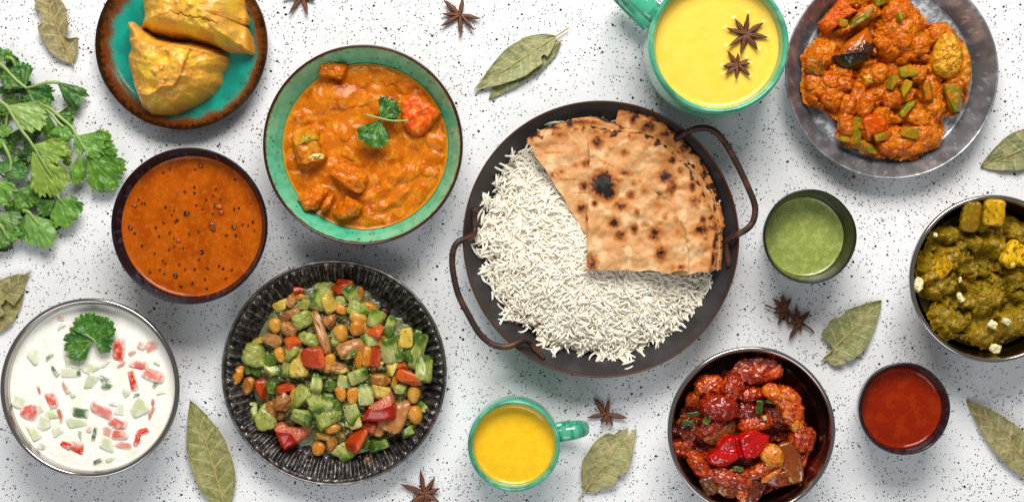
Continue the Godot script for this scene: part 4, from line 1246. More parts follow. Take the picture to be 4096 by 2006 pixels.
func make_vegetable_curry() -> void:
	var k := kk(0.024)
	var o := dish("tin_plate", 3567, 289, 0.024, "worn grey tin plate with whitish stains under orange vegetable curry", "plate")
	var tin := mat("worn_tin", 0.4, 0.5, 0.72, 0.012, 0.03)
	var tone := func(r: float, y: float, th: float, i: int) -> Color:
		var x: float = cos(th) * r / k
		var z: float = sin(th) * r / k
		var c: Color = hx("88898d").lerp(hx("a3a4a8"), sm(-0.2, 0.5, noise(x, z, 90)))
		var flat := sm(352, 335, r / k)
		var bl: float = noise(x + 300, z, 80) * 0.5 + noise(x, z + 300, 24) * 0.6
		c = c.lerp(hx("d3d3d6"), sm(-0.05, 0.2, bl) * 0.95 * flat)
		c = c.lerp(hx("c9c9cd"), 0.7 * (1.0 - flat) * sm(0.5, 0.6, noise(x * 1.0, z + 900, 50) + 0.25 * noise(x, z, 9)))
		return c.lerp(hx("5c5b61"), 0.5 * sm(0.15, 0.6, noise(x, z + 50, 140)))
	part("plate_body", lathe(prof([[0, 1], [330, 1], [336, 0], [345, 1], [415, 20], [425, 22.5], [427.5, 24.5], [425, 26], [420, 25.6], [411, 23], [356, 6], [344, 3.4], [330, 3], [250, 3], [120, 3], [0, 3]], k, 7), 360, tone, 0, 0, 0, 0, 0.003), tin, o)
	var z := func(a: Array) -> Array: return zp(3150, 0, 1.9125, a)
	var c := Vector2(3542, 280)
	var pts: Array = z.call([240, 190, 300, 100, 420, -10, 600, -20, 720, -60, 900, -40, 990, 60, 1090, 180, 1190, 165, 1260, 210, 1340, 310, 1400, 440, 1410, 560, 1380, 760, 1310, 870, 1190, 905, 1200, 1010, 1170, 1110, 1080, 1150])
	pts += z.call([980, 1215, 880, 1225, 760, 1205, 640, 1200, 540, 1150, 430, 1110, 370, 1030, 390, 940, 330, 880, 240, 830, 130, 790, 95, 690, 110, 560, 105, 440, 150, 370, 250, 260])
	var L := []
	for q in [[870, 230, 200, 210, 20, 17], [860, 100, 160, 120, 0, 18], [1000, 330, 120, 110, 0, 15], [760, 380, 110, 80, 30, 14], [1260, 400, 150, 240, -15, 17], [1300, 600, 110, 220, 10, 16], [250, 420, 170, 130, -20, 15], [200, 620, 120, 160, 0, 14], [330, 700, 140, 140, 0, 15], [420, 560, 110, 90, 0, 13], [520, 760, 100, 160, 20, 13], [620, 560, 90, 130, 25, 14], [700, 700, 90, 130, 30, 14], [850, 620, 110, 90, 0, 13], [900, 740, 120, 90, -30, 12], [1100, 680, 100, 180, -10, 16], [1150, 830, 80, 110, 0, 14], [1000, 900, 170, 110, 20, 14], [860, 1080, 210, 130, 10, 16], [1040, 1030, 150, 120, 20, 15], [720, 900, 120, 100, 0, 13], [480, 1010, 80, 100, 0, 12], [560, 1120, 120, 60, 20, 11], [440, 900, 70, 90, 0, 11], [1130, 260, 80, 90, 0, 13], [560, 150, 110, 70, -30, 13]]:
		L.append(lump(3150 + q[0] / 1.9125, q[1] / 1.9125, q[2] / 1.9125, q[3] / 1.9125, q[4], q[5]))
	for i in 46:
		var a := rng.randf_range(0, TAU)
		var r := sqrt(rng.randf()) * 320.0
		L.append(lump(3542 + cos(a) * r, 290 + sin(a) * r, rng.randf_range(16, 46), rng.randf_range(12, 30), rng.randf_range(0, 180), rng.randf_range(13, 18)))
	var ca := hx("bf5c0c")
	var cb := hx("cf7412")
	var cd := hx("a04206")
	var mesh := stew(0.012, c, outline(pts, c, 8.0, 26.0), L, -4.0, 12.0, 1.2, 190, 620, func(x, y, f, hh):
		var cc: Color = ca.lerp(cb, sm(-0.2, 0.5, noise(x, y, 60)))
		cc = cc.lerp(cd, 0.8 * sm(0.1, 0.5, noise(x + 70, y, 34)))
		cc = cc.lerp(hx("cf7f24"), 0.35 * sm(0.3, 0.6, noise(x, y + 70, 20)))
		cc = cc.lerp(hx("7d7a16"), 0.6 * sm(0.42, 0.62, noise(x + 270, y, 46)))
		return cc.lerp(hx("241a08"), 0.85 * sm(0.55, 0.66, noise(x + 31, y, 13))))
	solo("vegetable_curry", mesh, mat("curry_thick", 0.22, 0.35, 0.0, 0.010, 0.025), Vector3(o.position.x + 0.0, 0.012, o.position.z) + (at(c.x, c.y, 0.012) - at(seen_at(o.position, 0.012).x, seen_at(o.position, 0.012).y, 0.012)), "heaped orange vegetable curry in thick sauce on the worn tin plate", "curry")
	var v := func(zx: float, zy: float, h: float, size: Vector3, deg: float, e: float, amp: float, a: String, b: String, label: String, cat: String, tilt := Vector2.ZERO, c2 := "") -> void:
		blot(cat.replace(" ", "_"), 3150 + zx / 1.9125, zy / 1.9125, h - 3.5, size * Vector3(0.1286, 1.0, 0.1286), deg, 5.5, amp * 0.6, a, b, label, cat, tilt, c2 if c2 else "b8600e", "vegetables in the orange curry", facets(3, 0.35))
	var gp := "vegetables in the orange curry"
	for q in [[870, 300, 150, 120, 20], [800, 110, 140, 110, -20], [960, 200, 120, 150, 30], [1020, 360, 110, 100, 0], [720, 330, 120, 90, 40], [250, 430, 190, 130, -25], [200, 620, 120, 150, 10], [330, 620, 130, 120, 20], [330, 760, 150, 110, 30], [440, 640, 110, 100, 0], [470, 800, 110, 140, 10], [600, 800, 110, 160, 20], [700, 560, 110, 130, 30], [800, 760, 120, 100, -20], [1120, 800, 120, 150, 10], [1000, 900, 160, 110, 15], [800, 1120, 180, 110, 8], [960, 1110, 150, 120, -10], [1090, 1040, 120, 130, 20], [720, 920, 130, 90, -15], [450, 930, 90, 120, 5], [1000, 560, 110, 110, 0], [640, 90, 130, 90, -15], [1150, 250, 110, 100, 30]]:
		var dx: float = q[0] - 750.0
		var dy: float = q[1] - 560.0
		blot("vegetable_chunk", 3150 + q[0] / 1.9125, q[1] / 1.9125, 22.0 - 9.0 * Vector2(dx, dy).length() / 650.0, Vector3(q[2] * 0.15, 15, q[3] * 0.15), q[4], 2.7, 3.6, ["ba590c", "c56a10", "ad4c08"][int(q[0]) % 3], "cb7416", placed_label("sauce coated vegetable chunk", dx, dy, ["in the heart", "inside", "in the outer part", "at the edge"], Vector2(dx, dy).length() / 660.0, "of the curry"), "vegetable chunk", Vector2(rng.randf_range(-0.3, 0.3), rng.randf_range(-0.3, 0.3)), ["9c4206", "7a6a14", "a84c0a", "c98020"][int(q[1]) % 4], "sauce coated chunks in the orange curry", null, mat("curry_thick", 0.22))
	var two := func(a: String, b: String, c3: String, sc: float) -> Callable:
		var a1 := hx(a)
		var b1 := hx(b)
		var c1 := hx(c3)
		return func(x, y, f, hh): return a1.lerp(b1, sm(-0.2, 0.4, noise(x, y, 40))).lerp(c1, 0.85 * sm(sc, sc + 0.2, noise(x + 60, y, 26)))
	domed("carrot_piece", z.call([228, 180, 300, 110, 395, -10, 450, -5, 500, 60, 548, 82, 470, 130, 400, 170, 380, 210, 310, 252, 262, 228]), 0.016, 11.0, 6.0, func(x, y): return 1.6 * noise(x, y, 40) + 0.5 * noise(x, y, 10), two.call("c4500a", "d2661a", "a8480c", 0.4), wet_mat(), "orange carrot chunk poking out over the plate at half past ten", "carrot piece", gp)
	domed("aubergine_piece", z.call([335, 432, 400, 388, 440, 330, 520, 270, 618, 200, 668, 320, 668, 400, 622, 462, 530, 502, 460, 528, 400, 492]), 0.022, 12.0, 3.0, func(x, y): return 3.5 * exp(-absf((y - 215.0) + (x - 3420.0) * 0.1) / 12.0) + 0.8 * noise(x, y, 30), func(x, y, f, hh):
		var cc: Color = hx("1d1513").lerp(hx("34271f"), sm(-0.1, 0.4, noise(x, y, 30))).lerp(hx("33391a"), sm(225, 262, y + 10.0 * noise(x, y, 20)))
		return cc.lerp(hx("b2560c"), sm(210, 176, y + (x - 3420) * 0.35 + 26.0 * noise(x, y, 30))), mat("aubergine_skin", 0.16, 0.5), "dark purple aubergine chunk with glossy skin in the orange curry", "aubergine piece", gp)
	domed("potato_piece", z.call([1092, 470, 1140, 340, 1180, 262, 1250, 232, 1310, 280, 1350, 400, 1340, 520, 1290, 590, 1210, 592, 1140, 560]), 0.024, 13.0, 2.6, func(x, y): return 2.0 * noise(x, y, 50) + 0.6 * noise(x, y, 14), two.call("c8941c", "d4ac38", "bd6a10", -0.05), wet_mat(), "large yellow potato piece glazed with orange sauce", "potato piece", gp)
	domed("potato_piece", z.call([1300, 300, 1360, 330, 1404, 440, 1412, 560, 1385, 700, 1320, 640, 1290, 560, 1340, 440]), 0.020, 12.0, 2.6, func(x, y): return 2.0 * noise(x, y, 50), two.call("bd640e", "c88420", "cfa238", 0.3), wet_mat(), "orange coated potato piece at the curry's three o'clock edge", "potato piece", gp)
	v.call(690, 940, 23, Vector3(230, 15, 150), -15, 4.5, 1.6, "c2450a", "d86018", "carrot wedge low in the middle of the orange curry", "carrot piece", Vector2(0.2, 0.0), "a8500c")
	v.call(425, 175, 24, Vector3(75, 10, 75), -5, 6.0, 0.8, "8a7414", "9a6a10", "square olive green pepper piece beside the upper carrot chunk", "pepper piece")
	v.call(560, 145, 24, Vector3(300, 12, 60), -32, 3.6, 1.2, "66620f", "a8580e", "long green bean slanting behind the aubergine chunk", "green bean", Vector2.ZERO, "8a8a3a")
	v.call(525, 1000, 21, Vector3(80, 12, 210), 6, 6.0, 0.5, "6a6a10", "7c7a18", "upright green bean slab in the curry's lower half", "green bean", Vector2(0, -0.1))
	v.call(450, 1068, 18, Vector3(110, 10, 50), 10, 3.2, 0.4, "606410", "86861c", "short green bean end beneath the upright slab", "green bean")
	v.call(610, 1130, 17, Vector3(170, 12, 70), 20, 3.0, 0.5, "68680f", "7e7a1c", "rounded green bean at the lowest edge of the curry", "green bean")
	v.call(1285, 745, 24, Vector3(120, 10, 220), -18, 3.4, 1.0, "6a660f", "86781a", "flat olive green pepper piece at the four o'clock edge of the curry", "pepper piece", Vector2(0, -0.25))
	v.call(930, 545, 26, Vector3(150, 10, 80), -8, 3.2, 1.0, "84841c", "8c8416", "pale green bean pod piece near the middle of the curry", "green bean", Vector2(0.2, 0))
	v.call(905, 680, 24, Vector3(70, 12, 140), 18, 3.2, 0.8, "848018", "a8860f", "curved pale green pepper strip just under the pod piece", "pepper piece")
	v.call(805, 630, 25, Vector3(55, 10, 120), 28, 3.2, 0.8, "747214", "9a7a14", "narrow green strip amid the curry's orange sauce", "pepper piece")
	v.call(915, 830, 24, Vector3(50, 10, 170), 40, 3.0, 0.6, "686c10", "8c8a1c", "slim green bean slanting above the lower sauce mound", "green bean")
	v.call(1075, 690, 27, Vector3(80, 12, 160), -8, 3.2, 0.8, "6a660f", "b5620e", "wide green bean half buried beside the yellow potato", "green bean")
	v.call(935, 1015, 27, Vector3(130, 10, 80), 10, 3.0, 1.0, "8a7a14", "a8640e", "olive coloured strip on the lowest sauce mound", "pepper piece")
	v.call(735, 1040, 26, Vector3(140, 9, 60), -15, 3.0, 1.0, "86761a", "b05a0c", "muddy green strip beside the lowest sauce mound", "pepper piece")
	v.call(860, 128, 32, Vector3(45, 8, 60), 0, 3.0, 0.3, "7c7a16", "8a8420", "small green bean end at the rim of the curry's hollow", "green bean")
	v.call(710, 10, 24, Vector3(80, 12, 60), -20, 3.0, 0.6, "8a8418", "9a8a22", "green bean end at the top of the curry", "green bean")
	v.call(640, 600, 25, Vector3(110, 9, 70), -10, 3.4, 1.0, "c99a2c", "b9640f", "yellowish cabbage scrap amid the orange sauce", "cabbage piece")
	v.call(205, 510, 24, Vector3(150, 8, 120), 10, 3.0, 1.4, "57491a", "9a4c0c", "dark green leaf scrap at the nine o'clock side of the curry", "herb scrap")

# ---- two small dip bowls
func make_small_bowls() -> void:
	var gl := mat("black_glaze", 0.2, 0.5, 0.0, 0.015, 0.02)
	var spec := func(cx: float, cy: float, rim: float, s: float, rows: Array, inner_rows: Array, a: String, b: String, label: String) -> Node3D:
		var k := kk(rim)
		var o := dish("dip_bowl", cx, cy, rim, label, "bowl", "small dark dip bowls")
		var ca := hx(a)
		var cb := hx(b)
		var tone := func(r: float, y: float, th: float, i: int) -> Color: return ca.lerp(cb, sm(0.0, 0.6, noise3(Vector3(cos(th) * r, y, sin(th) * r) * 1000.0, 8)))
		part("outer_wall", lathe(prof(rows, k, 6), 220, tone, 0, 0, 0, 0, 0.012), gl, o)
		part("inside", lathe(prof(inner_rows, k, 6), 220, tone, 0, 0, 0, 0, 0.012), gl, o)
		return o
	var g: Node3D = spec.call(3239, 946, 0.055, 1.0, [[0, 1.5], [102, 1.5], [106, 0], [116, 0], [150, 11], [178, 36], [186.5, 51], [188.5, 55], [186, 57.4], [181, 57.4]], [[181, 57.4], [176, 54], [170, 45], [159, 31], [132, 13], [90, 8], [0, 7]], "161617", "2a2c24", "small black dip bowl of green chutney beside the iron pan's handle")
	var ga := hx("93a04c")
	liquid("green_chutney", g, 0.029, 160, func(x, y, f):
		var c: Color = ga.lerp(hx("a4b060"), sm(-0.1, 0.5, noise(x, y, 50)))
		return c.lerp(hx("3a4a14"), 0.75 * sm(0.34, 0.6, noise(x, y + 20, 7.5))), mat("chutney", 0.2, 0.5, 0.0, 0.01, 0.02), "grainy light green herb chutney in the small black bowl", "chutney", func(x, y): return 0.2 * noise(x, y, 40), 120, 280, 2.4)
	var r: Node3D = spec.call(3617, 1635, 0.048, 1.0, [[0, 1.5], [102, 1.5], [106, 0], [116, 0], [150, 10], [176, 33], [183, 45], [184.5, 48], [182, 50.2], [177, 50.4]], [[177, 50.4], [170, 48.5], [164, 43], [158, 35], [134, 14], [90, 9], [0, 8]], "1f181c", "35292f", "small blackish dip bowl filled with dark red sauce")
	var ra := hx("861f05")
	liquid("red_sauce", r, 0.036, 160, func(x, y, f):
		var c: Color = ra.lerp(hx("902a08"), sm(-0.1, 0.5, noise(x, y, 80)))
		c = c.lerp(hx("b8581c"), 0.7 * sm(0.66, 0.78, noise(x, y + 20, 14)))
		return c.lerp(hx("3a0a04"), 0.6 * sm(0.62, 0.72, noise(x + 40, y, 6))), mat("thin_sauce", 0.12, 0.35), "thin dark red chilli sauce in the small blackish bowl", "sauce", func(x, y): return 0.15 * noise(x, y, 60), 110, 260, 2.6)

# ---- spinach curry
func make_palak() -> void:
	var o := steel_bowl(3972, 1115, 335, "b8ab88", "polished steel bowl of olive green spinach curry cut by the picture edge")
	var c := Vector2(3990, 1110)
	var z := func(a: Array) -> Array: return zp(3620, 760, 1.8028, a)
	var pts: Array = z.call([430, 85, 560, 80, 700, 90, 720, 180, 860, 230, 1000, 300, 1120, 420, 1180, 600, 1150, 800, 1060, 930, 940, 1010, 860, 1050, 780, 1050, 690, 1100, 660, 1160, 560, 1150, 460, 1100, 380, 1060, 290, 1090, 200, 990, 160, 890])
	pts += z.call([200, 800, 110, 760, 75, 700, 80, 560, 90, 470, 150, 400, 170, 320, 260, 255, 390, 265])
	var L := []
	for q in [[560, 190, 150, 120, 0, 21], [320, 320, 120, 70, 10, 18], [480, 380, 100, 70, 20, 18], [650, 400, 140, 90, 35, 19], [330, 480, 130, 90, 0, 15], [180, 560, 100, 120, 0, 17], [250, 680, 150, 110, -20, 19], [480, 560, 120, 70, 0, 10], [580, 770, 160, 130, -10, 17], [640, 660, 90, 60, 20, 13], [300, 920, 160, 110, 20, 15], [380, 960, 90, 70, -30, 17], [560, 1040, 140, 100, 10, 16], [740, 960, 100, 120, 20, 17], [820, 620, 120, 100, 0, 15], [820, 320, 100, 90, 0, 15], [830, 940, 100, 130, 30, 14], [960, 500, 140, 140, 0, 16], [1000, 750, 140, 130, 0, 16], [450, 800, 70, 60, 0, 12], [300, 800, 40, 50, 0, 13]]:
		L.append(lump(3620 + q[0] / 1.8028, 760 + q[1] / 1.8028, q[2] / 1.8028, q[3] / 1.8028, q[4], q[5]))
	for i in 90:
		var a := rng.randf_range(0, TAU)
		var r := sqrt(rng.randf()) * 280.0
		L.append(lump(3975 + cos(a) * r, 1115 + sin(a) * r, rng.randf_range(12, 40), rng.randf_range(9, 24), rng.randf_range(0, 180), rng.randf_range(11, 18)))
	var mesh := stew(0.036, c, within(outline(pts, c, 9.0, 24.0), c, seen_at(o.position, 0.036), 300.0), L, -3.0, 14.0, 1.6, 170, 520, func(x, y, f, hh):
		var cc: Color = hx("94781a").lerp(hx("75600e"), sm(-0.2, 0.4, noise(x, y, 40)))
		cc = cc.lerp(hx("966c14"), 0.7 * sm(0.1, 0.5, noise(x + 70, y, 60)))
		cc = cc.lerp(hx("8c7c1c"), 0.5 * sm(0.2, 0.5, noise(x, y + 70, 12)))
		return cc.lerp(hx("1d2206"), 0.55 * sm(0.4, 0.65, noise(x + 31, y, 8))))
	solo("spinach_curry", mesh, mat("curry_thick", 0.3), at(c.x, c.y, 0.036), "thick olive green spinach curry piled in the steel bowl", "curry")
	var oc := seen_at(o.position, 0.030)
	var film := sheet(0.030, oc, func(th): return 274.0, 24, 160, func(x, y, f, th): return 1.0 * noise(x, y, 50), func(x, y, f, hh): return hx("4a3d0c"))
	solo("curry_gravy", film, mat("thin_sauce", 0.12), Vector3(o.position.x, 0.030, o.position.z), "thin dark olive gravy around the foot of the spinach curry", "gravy")
	var v := func(zx: float, zy: float, h: float, size: Vector3, deg: float, e: float, amp: float, a: String, b: String, label: String, cat: String, c2 := "") -> void:
		blot(cat.replace(" ", "_"), 3620 + zx / 1.8028, 760 + zy / 1.8028, h + 4.0, size * Vector3(0.1353, 1.0, 0.1353), deg, e, amp, a, b, label, cat, Vector2(rng.randf_range(-0.2, 0.2), rng.randf_range(-0.2, 0.2)), c2, cat + "s in the spinach curry")
	v.call(640, 160, 50, Vector3(150, 14, 190), 4, 6.0, 0.7, "b98c14", "cf9f20", "yellow cheese cube at the top of the spinach curry", "cheese cube", "75600e")
	v.call(475, 190, 48, Vector3(130, 14, 220), 8, 5.0, 1.2, "75600e", "8a5a12", "olive coated cheese cube beside the yellow one at the curry's top", "cheese cube", "94781a")
	v.call(775, 460, 47, Vector3(120, 12, 190), 32, 6.0, 0.6, "d6a30f", "dcb01e", "bright yellow cheese slab leaning in the upper spinach curry", "cheese cube", "75600e")
	v.call(265, 560, 46, Vector3(120, 12, 150), 38, 5.0, 0.8, "cf960c", "9a7410", "golden cheese cube at the half past nine side of the spinach curry", "cheese cube", "6a540b")
	v.call(190, 620, 46, Vector3(130, 10, 60), -25, 4.0, 1.0, "b8860c", "8a6a10", "flat golden cheese piece below the golden cube", "cheese cube", "6a540b")
	v.call(850, 480, 47, Vector3(90, 12, 130), 20, 5.0, 0.8, "d6a818", "c08c10", "yellow cheese piece near the picture edge in the spinach curry", "cheese cube", "75600e")
	for q in [[98, 680, 70, 100, "large white cheese crumb at the bowl's nine o'clock wall", 45], [403, 775, 35, 70, "narrow white cheese crumb in the middle of the spinach curry", 48], [635, 968, 60, 55, "white cheese crumb on the lower half of the spinach curry", 50], [735, 945, 55, 40, "pale yellow cheese crumb beside the white one on the lower half", 50], [655, 1140, 70, 60, "cream cheese crumb at the lowest edge of the spinach curry", 44], [775, 535, 30, 26, "tiny white cheese crumb below the leaning yellow slab", 50], [400, 645, 24, 40, "tiny pale crumb in the middle hollow of the spinach curry", 44], [222, 322, 22, 22, "tiny yellow crumb on the upper curry lobe at half past ten", 50]]:
		v.call(q[0], q[1], q[5], Vector3(q[2], 7, q[3]), rng.randf_range(-30, 30), 3.6, 1.4, "e4dcb0", "d8c884", q[4], "cheese crumb")

# ---- red chicken in the steel bowl
func make_red_chicken() -> void:
	var o := steel_bowl(3005, 1722, 336, "d6cdc9", "polished steel bowl of dark red fried chicken with pepper and onion")
	var oc := seen_at(o.position, 0.018)
	var film := sheet(0.018, oc, within(outline([oc + Vector2(-262, -60), oc + Vector2(-180, -190), oc + Vector2(0, -262), oc + Vector2(90, -230), oc + Vector2(170, -120), oc + Vector2(205, 0), oc + Vector2(225, 90), oc + Vector2(150, 215), oc + Vector2(0, 262), oc + Vector2(-180, 190)], oc, 10.0, 50.0), oc, oc, 236.0), 40, 200, func(x, y, f, th): return 2.0 * noise(x, y, 60) - 4.0 * sm(0.94, 1.0, f), func(x, y, f, hh): return hx("3d0d06").lerp(hx("6a2008"), sm(0.0, 0.4, noise(x, y, 40))))
	solo("red_gravy", film, mat("thin_sauce", 0.12), Vector3(o.position.x, 0.018, o.position.z), "oily dark red gravy under the fried chicken in the steel bowl", "gravy")
	var LR := []
	for q in [[760, 220, 190, 100], [905, 240, 80, 60], [390, 340, 130, 95], [570, 360, 100, 120], [470, 510, 160, 115], [720, 420, 130, 90], [900, 400, 110, 90], [1030, 510, 110, 170], [1120, 760, 120, 130], [1150, 930, 90, 130], [760, 640, 160, 90], [700, 540, 130, 100], [930, 580, 140, 100], [420, 680, 130, 90], [230, 690, 130, 110], [190, 830, 90, 90], [320, 980, 120, 130], [560, 1070, 200, 100], [650, 1170, 90, 110], [790, 1010, 140, 80], [890, 900, 100, 100], [1030, 1000, 140, 160], [600, 850, 220, 140]]:
		LR.append(lump(2640 + q[0] / 1.9838, 1370 + q[1] / 1.9838, q[2] / 1.9838 * 1.1, q[3] / 1.9838 * 1.1, 0, 13.0))
	for i in 50:
		var an := rng.randf_range(0, TAU)
		var ra := sqrt(rng.randf()) * 215.0
		LR.append(lump(2975 + cos(an) * ra, 1715 + sin(an) * ra, rng.randf_range(9, 26), rng.randf_range(7, 16), rng.randf_range(0, 180), rng.randf_range(10, 15)))
	var mc := Vector2(2980, 1722)
	var zs := zp(2640, 1370, 1.9838, [230, 420, 360, 290, 520, 230, 680, 140, 960, 170, 960, 330, 1100, 420, 1150, 620, 1240, 760, 1220, 960, 1160, 1080, 1000, 1190, 800, 1240, 660, 1270, 480, 1220, 380, 1090, 240, 950, 120, 880, 130, 640])
	var mush := stew(0.034, mc, within(outline(zs, mc, 8.0, 22.0), mc, oc, 284.0), LR, -3.0, 14.0, 2.4, 120, 420, func(x, y, f, hh):
		var cc: Color = hx("65160a").lerp(hx("8f280c"), sm(-0.2, 0.4, noise(x, y, 46)))
		cc = cc.lerp(hx("a84410"), 0.7 * sm(0.25, 0.55, noise(x + 70, y, 34)))
		return cc.lerp(hx("240805"), 0.8 * sm(0.1, 0.5, noise(x + 31, y + 90, 30))))
	solo("sticky_sauce", mush, mat("sticky_glaze", 0.16, 0.5, 0.0, 0.014, 0.025, "grain", 0.3), at(mc.x, mc.y, 0.034), "thick sticky dark red sauce binding the fried chicken in the steel bowl", "sauce")
	var glossy := mat("sticky_glaze", 0.16, 0.5, 0.0, 0.014, 0.025, "grain", 0.3)
	var v := func(cat: String, zx: float, zy: float, h: float, size: Vector3, deg: float, e: float, amp: float, a: String, b: String, c2: String, label: String, tilt := Vector2.ZERO, shape = null) -> void:
		var warm := func(s: String) -> String:
			var q := hx(s)
			q = Color(minf(q.r * 1.42, 0.62), q.g * 1.32, q.b * 0.85)
			return q.linear_to_srgb().to_html(false)
		a = warm.call(a)
		b = warm.call(b)
		c2 = warm.call(c2)
		var spot := Vector2(2640 + zx / 1.9838, 1370 + zy / 1.9838)
		var room := 302.0 - maxf(size.x, size.z) * 0.19
		if spot.distance_to(oc) > room: spot = oc + (spot - oc).normalized() * room
		blot(cat.replace(" ", "_"), spot.x, spot.y, h + 4.0, size * Vector3(0.1226, 1.0, 0.1226), deg, e, amp, a, b, label, cat, tilt, c2, cat + "s in the red sauce", shape, glossy)
	var ch := "fried chicken piece"
	v.call(ch, 760, 220, 33, Vector3(380, 20, 200), -5, 2.5, 6.5, "6f1408", "8e2a0c", "b8500f", "wide ragged red chicken piece lying highest in the steel bowl")
	v.call(ch, 905, 230, 35, Vector3(150, 16, 110), -30, 2.4, 4.0, "a53c0e", "8a2408", "c06018", "orange tipped chicken lobe at the one o'clock edge of the chicken")
	v.call(ch, 390, 340, 34, Vector3(230, 20, 170), -12, 2.5, 5.0, "8a1c08", "b8440c", "cc6a14", "bright orange red chicken piece at the half past ten side")
	v.call(ch, 570, 360, 36, Vector3(180, 22, 230), 15, 2.4, 6.0, "6a1207", "8a260b", "a8480f", "upright brownish red chicken piece in the upper middle of the steel bowl")
	v.call(ch, 260, 450, 30, Vector3(110, 14, 130), 20, 2.3, 4.0, "9a340b", "7a1c08", "bc5a14", "small orange chicken scrap beneath the half past ten piece")
	v.call(ch, 470, 510, 42, Vector3(310, 26, 210), 10, 2.3, 4.0, "641109", "7a1d0a", "8e2a0e", "large dark red dome of chicken above the onion and pepper")
	v.call(ch, 720, 410, 38, Vector3(200, 18, 100), -8, 2.4, 5.0, "8a2409", "6a1407", "b04c10", "narrow reddish chicken strip in the middle of the steel bowl")
	v.call(ch, 900, 400, 42, Vector3(190, 20, 130), 30, 2.3, 5.0, "b0440c", "c8701a", "8a2408", "golden orange chicken knob at the two o'clock side")
	v.call(ch, 1030, 500, 41, Vector3(190, 20, 330), -22, 2.4, 5.5, "a03a0c", "c2641a", "7a1a08", "long curved orange chicken piece along the three o'clock wall")
	v.call(ch, 1080, 640, 40, Vector3(110, 16, 160), -28, 2.3, 3.5, "c0641c", "cf8430", "a03c0e", "golden tail of chicken pointing down at the three o'clock wall")
	v.call(ch, 1130, 760, 36, Vector3(210, 22, 210), 30, 2.4, 6.0, "6e180c", "8e300f", "ae5016", "brown red chicken piece at the four o'clock side of the steel bowl")
	v.call(ch, 1185, 930, 30, Vector3(90, 16, 230), 12, 2.3, 4.0, "7c1c08", "98300c", "b04c14", "thin red chicken strip under the onion at the four o'clock wall")
	v.call(ch, 760, 640, 36, Vector3(290, 18, 130), -12, 2.4, 5.5, "84200a", "9c3a10", "b8581a", "crumbly orange red chicken piece just above the red pepper")
	v.call(ch, 700, 540, 34, Vector3(220, 18, 170), 10, 2.3, 5.5, "4f0d06", "6a1609", "7e260c", "dark chicken lump shaded in the middle of the steel bowl")
	v.call(ch, 930, 580, 33, Vector3(220, 16, 150), 20, 2.3, 5.0, "3d0d07", "5a160a", "7a2a10", "blackish red chicken lump below the golden knob")
	v.call(ch, 420, 660, 35, Vector3(240, 18, 130), -20, 2.3, 4.5, "6a1408", "86240b", "9e3c10", "red coated chicken slab beside the onion petal")
	v.call(ch, 230, 690, 30, Vector3(230, 18, 190), 10, 2.4, 6.5, "360d07", "521509", "8a3a12", "dark brown chicken lump at the nine o'clock side")
	v.call(ch, 190, 830, 30, Vector3(160, 18, 150), -35, 2.4, 5.5, "7a1e0a", "98340f", "b4501a", "knobbly red chicken scrap at the half past eight wall")
	v.call(ch, 320, 980, 36, Vector3(130, 18, 310), -38, 2.3, 5.0, "8a2a0c", "6e180a", "b05218", "slanting chicken strip below the red pepper at eight o'clock")
	v.call(ch, 560, 1070, 38, Vector3(380, 20, 170), 12, 2.4, 6.5, "6e1a10", "8a3018", "a8501f", "wide brown red chicken piece below the red pepper")
	v.call(ch, 650, 1170, 34, Vector3(140, 18, 220), -25, 2.3, 5.0, "a0430f", "8a2c0c", "c06a20", "orange chicken end hanging towards the lower wall")
	v.call(ch, 790, 1010, 40, Vector3(260, 18, 110), -28, 2.4, 5.5, "7c240e", "9a3c14", "b45a20", "rough chicken ridge rising to the golden lump")
	v.call(ch, 890, 900, 46, Vector3(170, 20, 190), -35, 2.3, 5.0, "c06a1c", "cc7e28", "a04410", "golden knobbly chicken lump beside the red pepper")
	v.call(ch, 890, 1040, 43, Vector3(210, 12, 60), -40, 2.3, 3.5, "b86022", "c87830", "8a3410", "thin curling golden chicken shred over the lower onion")
	var petal := func(q: Vector3) -> Vector3: return Vector3(q.x * (1.0 - 0.25 * q.z), q.y - 0.6 * q.x * q.x, q.z)
	v.call("onion piece", 490, 730, 36, Vector3(270, 9, 130), -32, 4.0, 0.7, "6a3a20", "7c4a2a", "5a2414", "translucent brown onion petal above the red pepper", Vector2(0.35, 0), petal)
	v.call("onion piece", 1045, 950, 40, Vector3(190, 9, 340), -14, 4.5, 0.7, "64330f", "744517", "6e200a", "large striped onion petal at the half past four side", Vector2(0.0, -0.2), petal)
	v.call("onion piece", 985, 1110, 40, Vector3(260, 9, 130), -8, 4.5, 0.7, "66270c", "733812", "5e1506", "broad red stained onion petal at the lower wall", Vector2(0.2, 0), petal)
	v.call("onion piece", 520, 1190, 40, Vector3(200, 9, 110), 25, 4.5, 0.7, "6a3418", "80502a", "5a1a0a", "brown onion petal under the wide chicken piece", Vector2(0.2, 0), petal)
	v.call("onion piece", 745, 1190, 39, Vector3(150, 9, 200), 20, 4.5, 0.7, "4a1a0c", "5c2812", "3a0f08", "dark onion petal in the lower middle gravy", Vector2(0.1, 0), petal)
	v.call("onion piece", 390, 1150, 41, Vector3(130, 9, 150), -20, 4.5, 0.7, "54301c", "6a4028", "3a1a10", "dull onion petal by the seven o'clock wall", Vector2(0.1, 0), petal)
	var red := mat("pepper_skin", 0.14, 0.5, 0.0, 0.004, 0.03, "grain", 0.4)
	var zr := func(q: Array) -> Array: return zp(2640, 1370, 1.9838, q)
	var rc := func(x, y, f, hh): return hx("b80a05").lerp(hx("a80604"), sm(-0.2, 0.4, noise(x, y, 40))).lerp(hx("b03a10"), 0.8 * sm(0.9, 1.0, f) * sm(0.0, 0.3, noise(x, y, 30)))
